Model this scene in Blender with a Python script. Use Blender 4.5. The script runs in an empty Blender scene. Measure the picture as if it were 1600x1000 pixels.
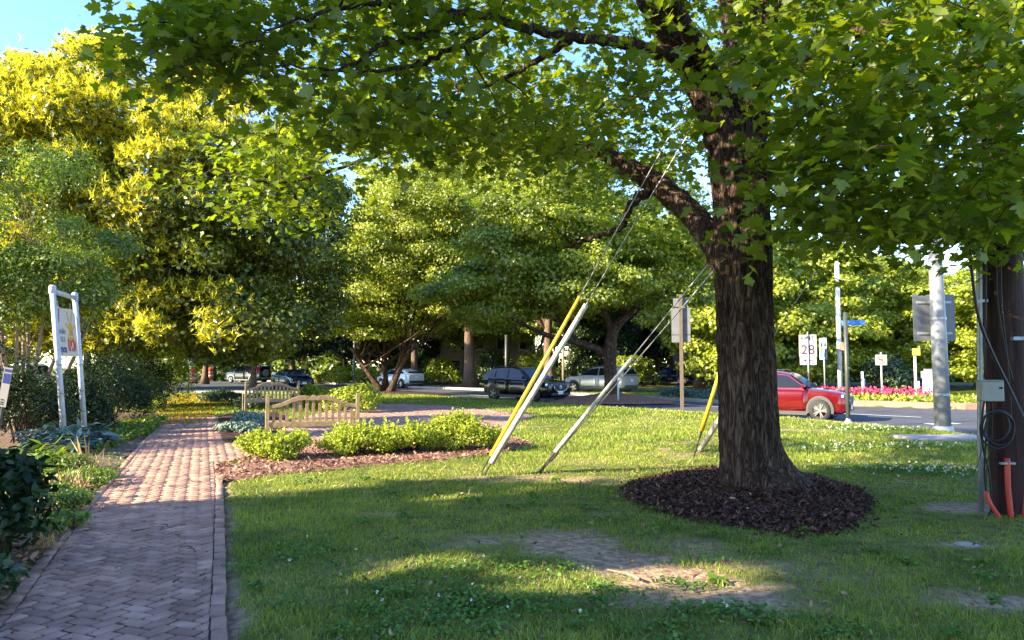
import bpy, bmesh, math, random
import numpy as np
from mathutils import Vector, Matrix, noise

random.seed(7)
RNG = np.random.default_rng(11)
sc = bpy.context.scene
COL = sc.collection
PI = math.pi

# ------------------------------------------------------------------ camera model
F = 1155.6
CAMZ = 1.6
PITCH = math.atan(72 / F)
cam_d = bpy.data.cameras.new("camera")
cam_d.lens = 26.0
cam_d.sensor_width = 36.0
cam_d.clip_start = 0.05
cam_d.clip_end = 2000
cam = bpy.data.objects.new("camera", cam_d)
COL.objects.link(cam)
cam.location = (0, 0, CAMZ)
cam.rotation_euler = (PI / 2 + PITCH, 0, 0)
sc.camera = cam

def ray(px, py):
    dx = (px - 800) / F
    dy = -(py - 500) / F
    c, s = math.cos(PITCH), math.sin(PITCH)
    return Vector((dx, c - s * dy, s + c * dy))

def ground(px, py, z=0.0):
    d = ray(px, py)
    t = (z - CAMZ) / d.z
    return Vector((d.x * t, d.y * t, z))

def at(px, py, Y):
    d = ray(px, py)
    t = Y / d.y
    return Vector((d.x * t, Y, CAMZ + d.z * t))

# ------------------------------------------------------------------ light
EL = math.radians(24.5)
SUNU = Vector((0.902, 0.431, 0)).normalized()      # horizontal travel direction of the light
ld = bpy.data.lights.new("sun", 'SUN')
ld.energy = 5.0
ld.angle = math.radians(0.55)
ld.color = (1.0, 0.85, 0.61)
lo = bpy.data.objects.new("sun", ld)
COL.objects.link(lo)
SUND = Vector((SUNU.x * math.cos(EL), SUNU.y * math.cos(EL), -math.sin(EL)))
lo.rotation_euler = SUND.to_track_quat('-Z', 'Y').to_euler()
lo.location = (-30, -15, 30)
w = bpy.data.worlds.new("World")
sc.world = w
w.use_nodes = True
nt = w.node_tree
bg = nt.nodes["Background"]
sky = nt.nodes.new("ShaderNodeTexSky")
sky.sky_type = 'NISHITA'
sky.sun_disc = False
sky.sun_elevation = EL
sky.sun_rotation = math.atan2(-SUNU.x, -SUNU.y)
sky.air_density = 1.0
sky.dust_density = 0.3
sky.ozone_density = 2.2
hsv = nt.nodes.new("ShaderNodeHueSaturation")
hsv.inputs["Saturation"].default_value = 1.2
hsv.inputs["Hue"].default_value = 0.515
nt.links.new(sky.outputs[0], hsv.inputs["Color"])
nt.links.new(hsv.outputs[0], bg.inputs[0])
bg.inputs[1].default_value = 0.15
sc.view_settings.view_transform = 'Standard'
sc.view_settings.look = 'None'
sc.view_settings.exposure = 2.15
sc.view_settings.gamma = 1
sc.cycles.max_bounces = 8
sc.cycles.diffuse_bounces = 4
sc.cycles.transmission_bounces = 5
sc.cycles.sample_clamp_indirect = 6

# ------------------------------------------------------------------ materials
def lin(c):
    return (c[0], c[1], c[2], 1)

def mat(name, base, rough=0.6, metal=0.0, var=0.0, vscale=8.0, bump=0.0, bscale=40.0, coat=0.0, spec=0.5, base2=None, stretch=(1, 1, 1), detail=6, attr=None, avar=0.0):
    m = bpy.data.materials.new(name)
    m.use_nodes = True
    n, l = m.node_tree.nodes, m.node_tree.links
    p = n["Principled BSDF"]
    p.inputs["Roughness"].default_value = rough
    p.inputs["Metallic"].default_value = metal
    p.inputs["Specular IOR Level"].default_value = spec
    if coat:
        p.inputs["Coat Weight"].default_value = coat
        p.inputs["Coat Roughness"].default_value = 0.06
    p.inputs["Base Color"].default_value = lin(base)
    if var or bump or base2:
        tc = n.new("ShaderNodeTexCoord")
        mp = n.new("ShaderNodeMapping")
        mp.inputs["Scale"].default_value = stretch
        l.new(tc.outputs["Object"], mp.inputs[0])
    out = None
    if var or base2:
        t = n.new("ShaderNodeTexNoise")
        t.inputs["Scale"].default_value = vscale
        t.inputs["Detail"].default_value = detail
        t.inputs["Roughness"].default_value = 0.65
        l.new(mp.outputs[0], t.inputs[0])
        r = n.new("ShaderNodeValToRGB")
        r.color_ramp.elements[0].position = 0.32
        r.color_ramp.elements[1].position = 0.68
        b2 = base2 if base2 else tuple(min(1, c * (1 + var)) for c in base)
        b1 = base if base2 else tuple(c * (1 - var) for c in base)
        r.color_ramp.elements[0].color = lin(b1)
        r.color_ramp.elements[1].color = lin(b2)
        l.new(t.outputs["Fac"], r.inputs[0])
        out = r.outputs[0]
        l.new(out, p.inputs["Base Color"])
    if attr:
        a = n.new("ShaderNodeAttribute")
        a.attribute_name = attr
        mr = n.new("ShaderNodeMapRange")
        mr.inputs["To Min"].default_value = 1 - avar
        mr.inputs["To Max"].default_value = 1 + avar
        l.new(a.outputs["Fac"], mr.inputs[0])
        mx = n.new("ShaderNodeVectorMath")
        mx.operation = 'SCALE'
        if out:
            l.new(out, mx.inputs[0])
        else:
            mx.inputs[0].default_value = base
        l.new(mr.outputs[0], mx.inputs["Scale"])
        l.new(mx.outputs[0], p.inputs["Base Color"])
    if bump:
        t2 = n.new("ShaderNodeTexNoise")
        t2.inputs["Scale"].default_value = bscale
        t2.inputs["Detail"].default_value = 8
        l.new(mp.outputs[0], t2.inputs[0])
        b = n.new("ShaderNodeBump")
        b.inputs["Strength"].default_value = bump
        b.inputs["Distance"].default_value = 0.02
        l.new(t2.outputs["Fac"], b.inputs["Height"])
        l.new(b.outputs[0], p.inputs["Normal"])
    return m

def leafmat(name, dark, light, trans=0.35, tcol=None, gloss=0.05, grough=0.4):
    m = bpy.data.materials.new(name)
    m.use_nodes = True
    n, l = m.node_tree.nodes, m.node_tree.links
    n.remove(n["Principled BSDF"])
    o = n["Material Output"]
    a = n.new("ShaderNodeAttribute")
    a.attribute_name = "tint"
    r = n.new("ShaderNodeValToRGB")
    r.color_ramp.elements[0].color = lin(dark)
    r.color_ramp.elements[1].color = lin(light)
    l.new(a.outputs["Fac"], r.inputs[0])
    d = n.new("ShaderNodeBsdfDiffuse")
    l.new(r.outputs[0], d.inputs[0])
    t = n.new("ShaderNodeBsdfTranslucent")
    mul = n.new("ShaderNodeVectorMath")
    mul.operation = 'MULTIPLY'
    mul.inputs[1].default_value = tcol or (1.5, 1.6, 0.5)
    l.new(r.outputs[0], mul.inputs[0])
    l.new(mul.outputs[0], t.inputs[0])
    mx = n.new("ShaderNodeMixShader")
    mx.inputs[0].default_value = trans
    l.new(d.outputs[0], mx.inputs[1])
    l.new(t.outputs[0], mx.inputs[2])
    g = n.new("ShaderNodeBsdfGlossy")
    g.inputs["Roughness"].default_value = grough
    mx2 = n.new("ShaderNodeMixShader")
    mx2.inputs[0].default_value = gloss
    l.new(mx.outputs[0], mx2.inputs[1])
    l.new(g.outputs[0], mx2.inputs[2])
    l.new(mx2.outputs[0], o.inputs[0])
    return m

def emis(name, c, s):
    m = bpy.data.materials.new(name)
    m.use_nodes = True
    p = m.node_tree.nodes["Principled BSDF"]
    p.inputs["Base Color"].default_value = lin(c)
    p.inputs["Emission Color"].default_value = lin(c)
    p.inputs["Emission Strength"].default_value = s
    return m

M = {}
M['maple'] = leafmat("maple_leaf", (0.055, 0.105, 0.009), (0.26, 0.335, 0.035), 0.52, (1.6, 1.5, 0.35), 0.035)
M['golden'] = leafmat("raintree_leaf", (0.045, 0.068, 0.008), (0.24, 0.26, 0.025), 0.35)
M['blossom'] = leafmat("raintree_blossom", (0.70, 0.60, 0.025), (0.92, 0.88, 0.11), 0.3, (1.05, 1.05, 0.6), 0.0)
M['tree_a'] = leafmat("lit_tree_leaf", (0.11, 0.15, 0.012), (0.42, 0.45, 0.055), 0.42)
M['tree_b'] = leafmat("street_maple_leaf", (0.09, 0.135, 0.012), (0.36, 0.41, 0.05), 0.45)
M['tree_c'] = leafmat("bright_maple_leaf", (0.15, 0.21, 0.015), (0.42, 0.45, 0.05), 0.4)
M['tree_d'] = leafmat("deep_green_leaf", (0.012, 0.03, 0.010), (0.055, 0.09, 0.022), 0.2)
M['myrtle'] = leafmat("myrtle_leaf", (0.06, 0.12, 0.014), (0.22, 0.28, 0.03), 0.35)
M['rhodo'] = leafmat("rhododendron_leaf", (0.008, 0.02, 0.007), (0.03, 0.055, 0.018), 0.12, gloss=0.025)
M['lime'] = leafmat("yellow_green_shrub_leaf", (0.15, 0.21, 0.018), (0.46, 0.52, 0.06), 0.3, (1.1, 1.15, 0.5), 0.02)
M['silver'] = leafmat("silver_leaf", (0.10, 0.15, 0.11), (0.24, 0.31, 0.23), 0.1, (1, 1, 1), 0.02)
M['juniper'] = leafmat("juniper_leaf", (0.012, 0.035, 0.012), (0.04, 0.085, 0.025), 0.1)
M['blue'] = leafmat("blue_green_leaf", (0.05, 0.11, 0.10), (0.14, 0.23, 0.20), 0.15, (1, 1.2, .8), 0.05)
M['fresh'] = leafmat("fresh_plant_leaf", (0.06, 0.12, 0.015), (0.22, 0.30, 0.04), 0.35)
M['grass'] = leafmat("lawn_blade", (0.10, 0.165, 0.024), (0.43, 0.50, 0.08), 0.42, (1.3, 1.25, .5), 0.02)
M['clover'] = leafmat("clover_leaf", (0.06, 0.14, 0.028), (0.16, 0.28, 0.055), 0.25, (1.2, 1.3, .6), 0.02)
M['white_flower'] = leafmat("clover_flower", (0.6, 0.58, 0.5), (0.85, 0.83, 0.75), 0.1, (1, 1, 1), 0.0)
M['dry'] = leafmat("dry_straw", (0.28, 0.18, 0.08), (0.60, 0.45, 0.25), 0.15, (1, 1, 1), 0.0)
M['petal'] = leafmat("fallen_petal", (0.28, 0.17, 0.015), (0.62, 0.42, 0.03), 0.1, (1, 1, 1), 0.0)
M['pink'] = leafmat("pink_flower", (0.55, 0.03, 0.10), (0.85, 0.16, 0.30), 0.25, (1, 1, 1), 0.0)
M['brownleaf'] = leafmat("dead_leaf", (0.10, 0.055, 0.03), (0.38, 0.24, 0.13), 0.1, (1, 1, 1), 0.02)
M['chip'] = leafmat("dark_bark_chip", (0.038, 0.020, 0.015), (0.16, 0.086, 0.062), 0.0, (1, 1, 1), 0.02)
M['redchip'] = leafmat("red_bark_chip", (0.15, 0.075, 0.05), (0.46, 0.27, 0.19), 0.0, (1, 1, 1), 0.02)
M['woods'] = leafmat("woods_leaf", (0.03, 0.07, 0.015), (0.20, 0.26, 0.04), 0.3)
def barkmat(name, dark, light, hs=15.0, vs=2.6, strength=1.0):
    m = bpy.data.materials.new(name); m.use_nodes = True
    n, l = m.node_tree.nodes, m.node_tree.links
    p = n["Principled BSDF"]; p.inputs["Roughness"].default_value = .92; p.inputs["Specular IOR Level"].default_value = .15
    tc = n.new("ShaderNodeTexCoord"); mp = n.new("ShaderNodeMapping"); mp.inputs["Scale"].default_value = (hs, hs, vs)
    l.new(tc.outputs["Object"], mp.inputs[0])
    def noise_(s, d, dist=0.0):
        t = n.new("ShaderNodeTexNoise"); t.inputs["Scale"].default_value = s; t.inputs["Detail"].default_value = d; t.inputs["Distortion"].default_value = dist
        l.new(mp.outputs[0], t.inputs[0]); return t.outputs["Fac"]
    def mth(op, x, y=None):
        q = n.new("ShaderNodeMath"); q.operation = op
        l.new(x, q.inputs[0])
        if y is not None:
            if hasattr(y, 'links'): l.new(y, q.inputs[1])
            else: q.inputs[1].default_value = y
        return q.outputs[0]
    ridge = mth('MULTIPLY', mth('ABSOLUTE', mth('SUBTRACT', noise_(1.0, 4, 1.3), .5)), 5.0)
    fine = noise_(4.0, 8)
    h = mth('ADD', mth('MINIMUM', ridge, 1.0), mth('MULTIPLY', fine, .7))
    r = n.new("ShaderNodeValToRGB"); r.color_ramp.elements[0].position = .22; r.color_ramp.elements[1].position = 1.25 / 1.7
    r.color_ramp.elements[0].color = lin(dark); r.color_ramp.elements[1].color = lin(light)
    hs_ = mth('MULTIPLY', h, 1 / 1.7)
    l.new(hs_, r.inputs[0]); l.new(r.outputs[0], p.inputs["Base Color"])
    b = n.new("ShaderNodeBump"); b.inputs["Strength"].default_value = strength; b.inputs["Distance"].default_value = .035
    l.new(h, b.inputs["Height"]); l.new(b.outputs[0], p.inputs["Normal"])
    return m
M['bark'] = barkmat("maple_bark", (0.030, 0.018, 0.013), (0.19, 0.125, 0.09))
M['bark2'] = mat("tree_bark", (0.07, 0.045, 0.03), 0.9, 0, base2=(0.20, 0.14, 0.10), vscale=3, bump=0.6, bscale=14, stretch=(4, 4, .8), spec=0.2)
M['bark_pale'] = mat("pale_bark", (0.16, 0.11, 0.08), 0.85, 0, base2=(0.34, 0.26, 0.19), vscale=4, bump=0.3, stretch=(4, 4, .8), spec=0.2)
M['twig'] = mat("twig_bark", (0.05, 0.032, 0.022), 0.9, spec=0.2)
M['poletimber'] = mat("creosote_timber", (0.015, 0.008, 0.007), 0.75, base2=(0.07, 0.034, 0.027), vscale=4, bump=0.5, bscale=20, stretch=(7, 7, .35), spec=0.3)
M['oak'] = mat("weathered_bench_timber", (0.22, 0.155, 0.085), 0.8, base2=(0.42, 0.32, 0.19), vscale=9, bump=0.35, bscale=60, spec=0.25)
M['galv'] = mat("galvanised_steel", (0.33, 0.35, 0.37), 0.45, 0.5, var=0.18, vscale=14)
M['greypole'] = mat("grey_painted_pole", (0.22, 0.235, 0.255), 0.5, 0.15, var=0.15, vscale=6, bump=0.05)
M['darkpole'] = mat("dark_painted_pole", (0.07, 0.075, 0.07), 0.5, 0.3, var=0.2)
M['brownpole'] = mat("weathered_sign_timber", (0.10, 0.075, 0.055), 0.85, var=0.3, stretch=(4, 4, .6))
M['whitepaint'] = mat("white_paint", (0.58, 0.59, 0.58), 0.45, var=0.10, vscale=12)
M['whitepvc'] = mat("shaded_white_pipe", (0.36, 0.39, 0.41), 0.45, base2=(0.60, 0.63, 0.64), vscale=5, stretch=(1, 1, .5))  # white turned blue grey, the shade on the posts put into the colour
M['signback'] = mat("aluminium_sign_back", (0.15, 0.158, 0.165), 0.55, 0.3, var=0.12, vscale=5)  # darkened so the colour carries the shade on the sign backs
M['signwhite'] = mat("sign_white", (0.40, 0.39, 0.37), 0.45, var=.03)
M['cream'] = mat("cream_sign_board", (0.62, 0.56, 0.44), 0.55, var=.05)
M['ink'] = mat("black_ink", (0.02, 0.02, 0.022), 0.6)
M['brownink'] = mat("dark_maroon_ink", (0.05, 0.03, 0.035), 0.6)
M['greyink'] = mat("grey_ink", (0.28, 0.26, 0.25), 0.6)
M['redink'] = mat("red_ink", (0.55, 0.05, 0.03), 0.6)
M['amber'] = mat("amber_ink", (0.72, 0.36, 0.03), 0.6)
M['blueink'] = mat("blue_ink", (0.03, 0.05, 0.25), 0.6)
M['skyblue'] = mat("light_blue_sign_face", (0.35, 0.55, 0.75), 0.5, var=.04)
M['streetblue'] = mat("street_name_blue", (0.03, 0.16, 0.48), 0.5)
M['signyellow'] = mat("fluorescent_yellow_sign", (0.72, 0.62, 0.02), 0.5)
M['yellowguard'] = mat("yellow_guy_guard", (0.42, 0.27, 0.02), 0.55, base2=(0.70, 0.47, 0.02), vscale=5, stretch=(5, 5, 1.5))
M['greyguard'] = mat("dirty_white_guy_guard", (0.24, 0.235, 0.23), 0.6, base2=(0.72, 0.71, 0.66), vscale=5, stretch=(6, 6, 2))
M['wire'] = mat("steel_strand", (0.42, 0.43, 0.45), 0.4, 0.6)
M['iron'] = mat("dark_iron", (0.05, 0.05, 0.052), 0.55, 0.6, var=.2)
M['cable'] = mat("black_cable", (0.012, 0.012, 0.013), 0.5)
M['box'] = mat("beige_cable_box", (0.34, 0.34, 0.29), 0.5, var=.08, bump=.03)
M['orange_duct'] = mat("orange_duct", (0.48, 0.045, 0.03), 0.5, base2=(0.62, 0.075, 0.045), vscale=7)
M['barrel_o'] = mat("barrel_orange", (0.80, 0.10, 0.02), 0.5, var=.06)
M['barrel_w'] = mat("barrel_white", (0.78, 0.78, 0.76), 0.4)
M['rubber'] = mat("black_rubber", (0.018, 0.018, 0.019), 0.75)
M['rim'] = mat("alloy_rim", (0.45, 0.45, 0.47), 0.3, 0.8)
M['darkrim'] = mat("dark_alloy_rim", (0.10, 0.10, 0.11), 0.3, 0.8)
M['chrome'] = mat("chrome", (0.75, 0.75, 0.77), 0.15, 1.0)
M['trim'] = mat("black_trim", (0.03, 0.03, 0.032), 0.6)
M['greytrim'] = mat("grey_cladding", (0.055, 0.055, 0.055), 0.6)
M['glass'] = mat("car_glass", (0.012, 0.014, 0.018), 0.08, 0.0, spec=0.35)
M['taillight'] = mat("tail_light_red", (0.45, 0.01, 0.015), 0.2, coat=.5)
M['headlight'] = mat("head_light_lens", (0.75, 0.77, 0.80), 0.1, 0.3, coat=.8)
M['plate'] = mat("licence_plate", (0.72, 0.74, 0.76), 0.5)
def paint(name, c, metal=.35, rough=.3):
    return mat(name, c, rough, metal, coat=(1.0 if sum(c) > .1 else .25), spec=(.5 if sum(c) > .1 else .3))
M['p_navy'] = paint("navy_car_paint", (0.004, 0.005, 0.012), 0.0, .12)
M['p_black'] = paint("blue_black_car_paint", (0.004, 0.007, 0.022), 0.0, .12)
M['p_red'] = paint("crimson_car_paint", (0.115, 0.0022, 0.006), .1, .18)
M['p_silver'] = paint("silver_car_paint", (0.46, 0.48, 0.51), .5)
M['p_white'] = paint("pale_blue_white_car_paint", (0.55, 0.62, 0.64), .05)
M['p_grey'] = paint("dark_grey_car_paint", (0.06, 0.056, 0.06), .1, .25)
M['asphalt'] = mat("asphalt", (0.045, 0.05, 0.06), 0.85, base2=(0.085, 0.088, 0.095), vscale=.6, bump=.25, bscale=120, detail=10, spec=.35)
M['line'] = mat("road_paint", (0.72, 0.72, 0.70), 0.6, var=.12, vscale=5)
M['kerb'] = mat("concrete_kerb", (0.34, 0.31, 0.27), 0.85, var=.18, vscale=3, bump=.2)
M['kerb_brick'] = mat("brick_kerb", (0.34, 0.17, 0.11), 0.85, var=.2, vscale=5, bump=.2)
M['concrete'] = mat("pavement_concrete", (0.40, 0.36, 0.31), 0.85, var=.15, vscale=2, bump=.2)
M['brick'] = mat("clay_paver", (0.26, 0.145, 0.105), 0.88, base2=(0.45, 0.28, 0.205), vscale=3.5, bump=.35, bscale=70, attr="tint", avar=.28, spec=.3)
M['joint'] = mat("joint_sand", (0.035, 0.028, 0.026), 0.95, var=.3, vscale=20, bump=.3)
M['mulch'] = mat("dark_mulch", (0.028, 0.017, 0.014), 0.95, base2=(0.085, 0.05, 0.042), vscale=22, bump=1.0, bscale=45, spec=.15)
M['redmulch'] = mat("red_mulch", (0.13, 0.065, 0.045), 0.95, base2=(0.32, 0.185, 0.13), vscale=16, bump=.9, bscale=40, spec=.15)
M['leafsoil'] = mat("leaf_litter_soil", (0.085, 0.058, 0.042), 0.95, base2=(0.25, 0.17, 0.12), vscale=14, bump=.9, bscale=40, spec=.15)
M['petalsoil'] = mat("petal_strewn_ground", (0.13, 0.09, 0.03), 0.95, base2=(0.36, 0.24, 0.03), vscale=5, bump=.5, bscale=40, spec=.1)
M['render'] = mat("pale_house_wall", (0.36, 0.31, 0.23), 0.85, var=.15, vscale=2)
M['roof'] = mat("brown_roof", (0.24, 0.13, 0.085), 0.85, var=.2, vscale=4)
M['housebrick'] = mat("house_brick", (0.27, 0.14, 0.09), 0.85, var=.2, vscale=6)
M['winglass'] = mat("house_window_glass", (0.03, 0.04, 0.05), 0.1, spec=.8)
M['redlamp'] = emis("red_signal_lamp", (0.9, 0.05, 0.02), 2.5)

# ------------------------------------------------------------------ object helpers
def empty(name, loc=(0, 0, 0), rotz=0.0):
    o = bpy.data.objects.new(name, None)
    COL.objects.link(o)
    o.location = loc
    o.rotation_euler = (0, 0, rotz)
    o.empty_display_size = 0.1
    return o

def tag(o, label=None, cat=None, group=None, kind=None):
    if label: o["label"] = label
    if cat: o["category"] = cat
    if group: o["group"] = group
    if kind: o["kind"] = kind
    return o

def thing(name, label, cat, loc=(0, 0, 0), rotz=0.0, group=None):
    return tag(empty(name, loc, rotz), label, cat, group)

def dup(root, loc, rotz, label=None, scale=None, group=None):
    r = root.copy()
    COL.objects.link(r)
    r.location = loc
    r.rotation_euler = (0, 0, rotz)
    if scale is not None:
        r.scale = scale if hasattr(scale, '__len__') else (scale,) * 3
    if label: r["label"] = label
    if group: r["group"] = group
    for ch in list(root.children):
        c = ch.copy(); COL.objects.link(c); c.parent = r
        for g in list(ch.children):
            d = g.copy(); COL.objects.link(d); d.parent = c
    return r

class MB:
    def __init__(s):
        s.v = []; s.f = []
    def add(s, vs, fs):
        b = len(s.v)
        s.v += [tuple(v) for v in vs]
        s.f += [tuple(i + b for i in f) for f in fs]
        return s
    def box(s, c, size, rot=None):
        hx, hy, hz = size[0] / 2, size[1] / 2, size[2] / 2
        vs = [Vector((x, y, z)) for z in (-hz, hz) for y in (-hy, hy) for x in (-hx, hx)]
        if rot is not None:
            vs = [rot @ v for v in vs]
        c = Vector(c)
        return s.add([v + c for v in vs], [(0, 2, 3, 1), (4, 5, 7, 6), (0, 1, 5, 4), (2, 6, 7, 3), (0, 4, 6, 2), (1, 3, 7, 5)])
    def tube(s, pts, rad, n=8, cap=True):
        pts = [Vector(p) for p in pts]
        if not hasattr(rad, '__len__'): rad = [rad] * len(pts)
        rings = []
        up = Vector((0, 0, 1))
        t0 = (pts[1] - pts[0]).normalized()
        a = t0.orthogonal().normalized()
        for i, p in enumerate(pts):
            if i == 0: t = t0
            elif i == len(pts) - 1: t = (pts[i] - pts[i - 1]).normalized()
            else: t = (pts[i + 1] - pts[i - 1]).normalized()
            a = (a - t * a.dot(t))
            a = a.normalized() if a.length > 1e-6 else t.orthogonal().normalized()
            b = t.cross(a)
            rings.append([p + (a * math.cos(2 * PI * k / n) + b * math.sin(2 * PI * k / n)) * rad[i] for k in range(n)])
        vs = [v for r in rings for v in r]
        fs = []
        for i in range(len(pts) - 1):
            for k in range(n):
                k2 = (k + 1) % n
                fs.append((i * n + k, i * n + k2, (i + 1) * n + k2, (i + 1) * n + k))
        if cap:
            fs.append(tuple(range(n - 1, -1, -1)))
            fs.append(tuple((len(pts) - 1) * n + k for k in range(n)))
        return s.add(vs, fs)
    def prism(s, poly, z0, z1):
        n = len(poly)
        vs = [(p[0], p[1], z0) for p in poly] + [(p[0], p[1], z1) for p in poly]
        fs = [tuple(range(n - 1, -1, -1)), tuple(range(n, 2 * n))]
        fs += [(i, (i + 1) % n, n + (i + 1) % n, n + i) for i in range(n)]
        return s.add(vs, fs)
    def plate(s, poly3, nrm, th):
        """flat polygon (3-D points) given a thickness th along nrm"""
        nrm = Vector(nrm).normalized() * th
        n = len(poly3)
        vs = [Vector(p) for p in poly3] + [Vector(p) + nrm for p in poly3]
        fs = [tuple(range(n - 1, -1, -1)), tuple(range(n, 2 * n))]
        fs += [(i, (i + 1) % n, n + (i + 1) % n, n + i) for i in range(n)]
        return s.add(vs, fs)
    def lathe(s, prof, n=20, axis='Z', c=(0, 0, 0)):
        vs = []; fs = []
        for r, h in prof:
            for k in range(n):
                a = 2 * PI * k / n
                p = (r * math.cos(a), r * math.sin(a), h)
                if axis == 'Y': p = (p[0], p[2], p[1])
                if axis == 'X': p = (p[2], p[0], p[1])
                vs.append((p[0] + c[0], p[1] + c[1], p[2] + c[2]))
        for i in range(len(prof) - 1):
            for k in range(n):
                k2 = (k + 1) % n
                fs.append((i * n + k, i * n + k2, (i + 1) * n + k2, (i + 1) * n + k))
        return s.add(vs, fs)
    def build(s, name, m, parent=None, smooth=False, bevel=0.0, fixn=True):
        me = bpy.data.meshes.new(name)
        me.from_pydata(s.v, [], s.f)
        if fixn:
            bm = bmesh.new(); bm.from_mesh(me)
            bmesh.ops.recalc_face_normals(bm, faces=bm.faces)
            bm.to_mesh(me); bm.free()
        me.materials.append(m)
        o = bpy.data.objects.new(name, me)
        COL.objects.link(o)
        if parent: o.parent = parent
        if smooth:
            for p in me.polygons: p.use_smooth = True
        if bevel:
            b = o.modifiers.new("bevel", 'BEVEL'); b.width = bevel; b.segments = 2; b.limit_method = 'ANGLE'
        return o

def raw_mesh(name, V, T, m, parent=None, tint=None, smooth=False):
    """V (n,3) float, T (k,3) int triangles, fast"""
    me = bpy.data.meshes.new(name)
    me.vertices.add(len(V))
    me.vertices.foreach_set("co", np.ascontiguousarray(V, dtype=np.float32).ravel())
    me.loops.add(len(T) * 3)
    me.loops.foreach_set("vertex_index", np.ascontiguousarray(T, dtype=np.int32).ravel())
    me.polygons.add(len(T))
    me.polygons.foreach_set("loop_start", np.arange(0, len(T) * 3, 3, dtype=np.int32))
    if smooth:
        me.polygons.foreach_set("use_smooth", np.ones(len(T), dtype=bool))
    me.update(calc_edges=True)
    if tint is not None:
        a = me.attributes.new("tint", 'FLOAT', 'POINT')
        a.data.foreach_set("value", np.ascontiguousarray(tint, dtype=np.float32))
    me.materials.append(m)
    o = bpy.data.objects.new(name, me)
    COL.objects.link(o)
    if parent: o.parent = parent
    return o

def norm(a):
    return a / np.maximum(np.linalg.norm(a, axis=-1, keepdims=True), 1e-9)

def sym(right, c, fold=.16, droop=.18):
    pts = right + [(-x, y) for x, y in right[::-1][1:-1]]
    P = [(c[0], c[1])] + pts
    V = np.array([(x, y, fold * abs(x) - droop * y * y) for x, y in P])
    n = len(pts)
    T = np.array([(0, 1 + i, 1 + (i + 1) % n) for i in range(n)])
    return V, T
TPL = {
    'maple': sym([(0, 0), (.17, -.06), (.43, .03), (.35, .19), (.52, .32), (.66, .57), (.46, .57), (.25, .50), (.33, .71), (.19, .78), (0, 1.02)], (0, .36), .2, .22),
    'rhomb': (np.array([(0, 0, 0), (-.36, .5, .09), (0, 1, -.12), (.36, .5, .09)], float), np.array([(0, 2, 1), (0, 3, 2)])),
    'oval': sym([(0, 0), (.2, .22), (.24, .55), (.12, .85), (0, 1)], (0, .5), .25, .2),
    'star': sym([(0, 0), (.38, .1), (.24, .28), (.5, .62), (.17, .55), (0, 1)], (0, .35)),
    'lance': (np.array([(0, 0, 0), (-.11, .35, .02), (.11, .35, .02), (-.07, .75, -.06), (.07, .75, -.06), (0, 1, -.16)], float),
              np.array([(0, 2, 1), (1, 2, 4), (1, 4, 3), (3, 4, 5)])),
    'spike': (np.array([(-.05, 0, 0), (.05, 0, 0), (0, 1, 0)], float), np.array([(0, 1, 2)])),
    'chip': (np.array([(-.22, 0, 0), (.25, .05, .1), (.18, 1, .05), (-.15, .9, .15)], float), np.array([(0, 1, 2), (0, 2, 3)])),
}

def leaves(name, pos, nrm, size, tpl, m, parent=None, dirs=None, tint=None, rng=RNG, origin=(0, 0, 0), widen=None):
    TV, TT = TPL[tpl]
    N = len(pos)
    n = norm(nrm)
    if dirs is None:
        dirs = rng.normal(size=(N, 3)); dirs[:, 2] -= .4
    t = norm(dirs - n * np.sum(dirs * n, axis=1, keepdims=True))
    b = np.cross(t, n)
    size = np.broadcast_to(np.asarray(size, float), (N,))
    wd = np.ones(N) if widen is None else widen
    curl = rng.uniform(-.4, 2.2, N)
    V = (pos[:, None, :]
         + (size * wd)[:, None, None] * TV[None, :, 0:1] * b[:, None, :]
         + size[:, None, None] * (TV[None, :, 1:2] * t[:, None, :] + TV[None, :, 2:3] * curl[:, None, None] * n[:, None, :]))
    V = V.reshape(-1, 3) - np.array(origin)
    T = (TT[None, :, :] + (np.arange(N) * len(TV))[:, None, None]).reshape(-1, 3)
    if tint is None: tint = rng.random(N)
    return raw_mesh(name, V, T, m, parent, np.repeat(np.clip(tint, 0, 1), len(TV)))

def rand_dirs(n, rng):
    return norm(rng.normal(size=(n, 3)))

def crown_points(blobs, rng, rc, per, shell=.5, flat=.65):
    """blobs: list of (centre, radii, number of clumps).  Returns leaf pos, normal, tint, clump centres"""
    P = []; Nn = []; T = []; CC = []
    for c, r, k in blobs:
        c = np.array(c, float); r = np.array(r, float)
        d = rand_dirs(k, rng)
        f = rng.uniform(shell, 1.0, k)[:, None]
        cc = c + d * r * f
        CC.append(cc)
        rad = rc * rng.uniform(.6, 1.35, k)
        tb = rng.normal(0, .16, k)
        for i in range(k):
            n = int(per * rng.uniform(.6, 1.4))
            dd = norm(rand_dirs(n, rng) + .55 * d[i])
            q = cc[i] + dd * (rad[i] * (rng.uniform(.2, 1.0, n) ** .6) * np.where(rng.random(n) < .14, rng.uniform(1, 1.7, n), 1))[:, None] * np.array((1, 1, flat))
            P.append(q)
            Nn.append(dd * .7 + np.array((0, 0, .55)) + rng.normal(0, .4, (n, 3)))
            T.append(np.clip(rng.normal(.5, .22, n) + tb[i], 0, 1))
    return np.concatenate(P), np.concatenate(Nn), np.concatenate(T), np.concatenate(CC)

def curve_pts(p0, p1, k, bow, rng):
    p0 = Vector(p0); p1 = Vector(p1)
    L = (p1 - p0).length
    off = Vector(tuple(rng.normal(0, 1, 3))) * L * bow
    up = Vector((0, 0, 1)) * L * .10
    out = []
    for i in range(k + 1):
        t = i / k
        out.append(p0.lerp(p1, t) + (off + up) * math.sin(PI * t) + Vector(tuple(rng.normal(0, .02 * L / k, 3))))
    return out

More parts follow.
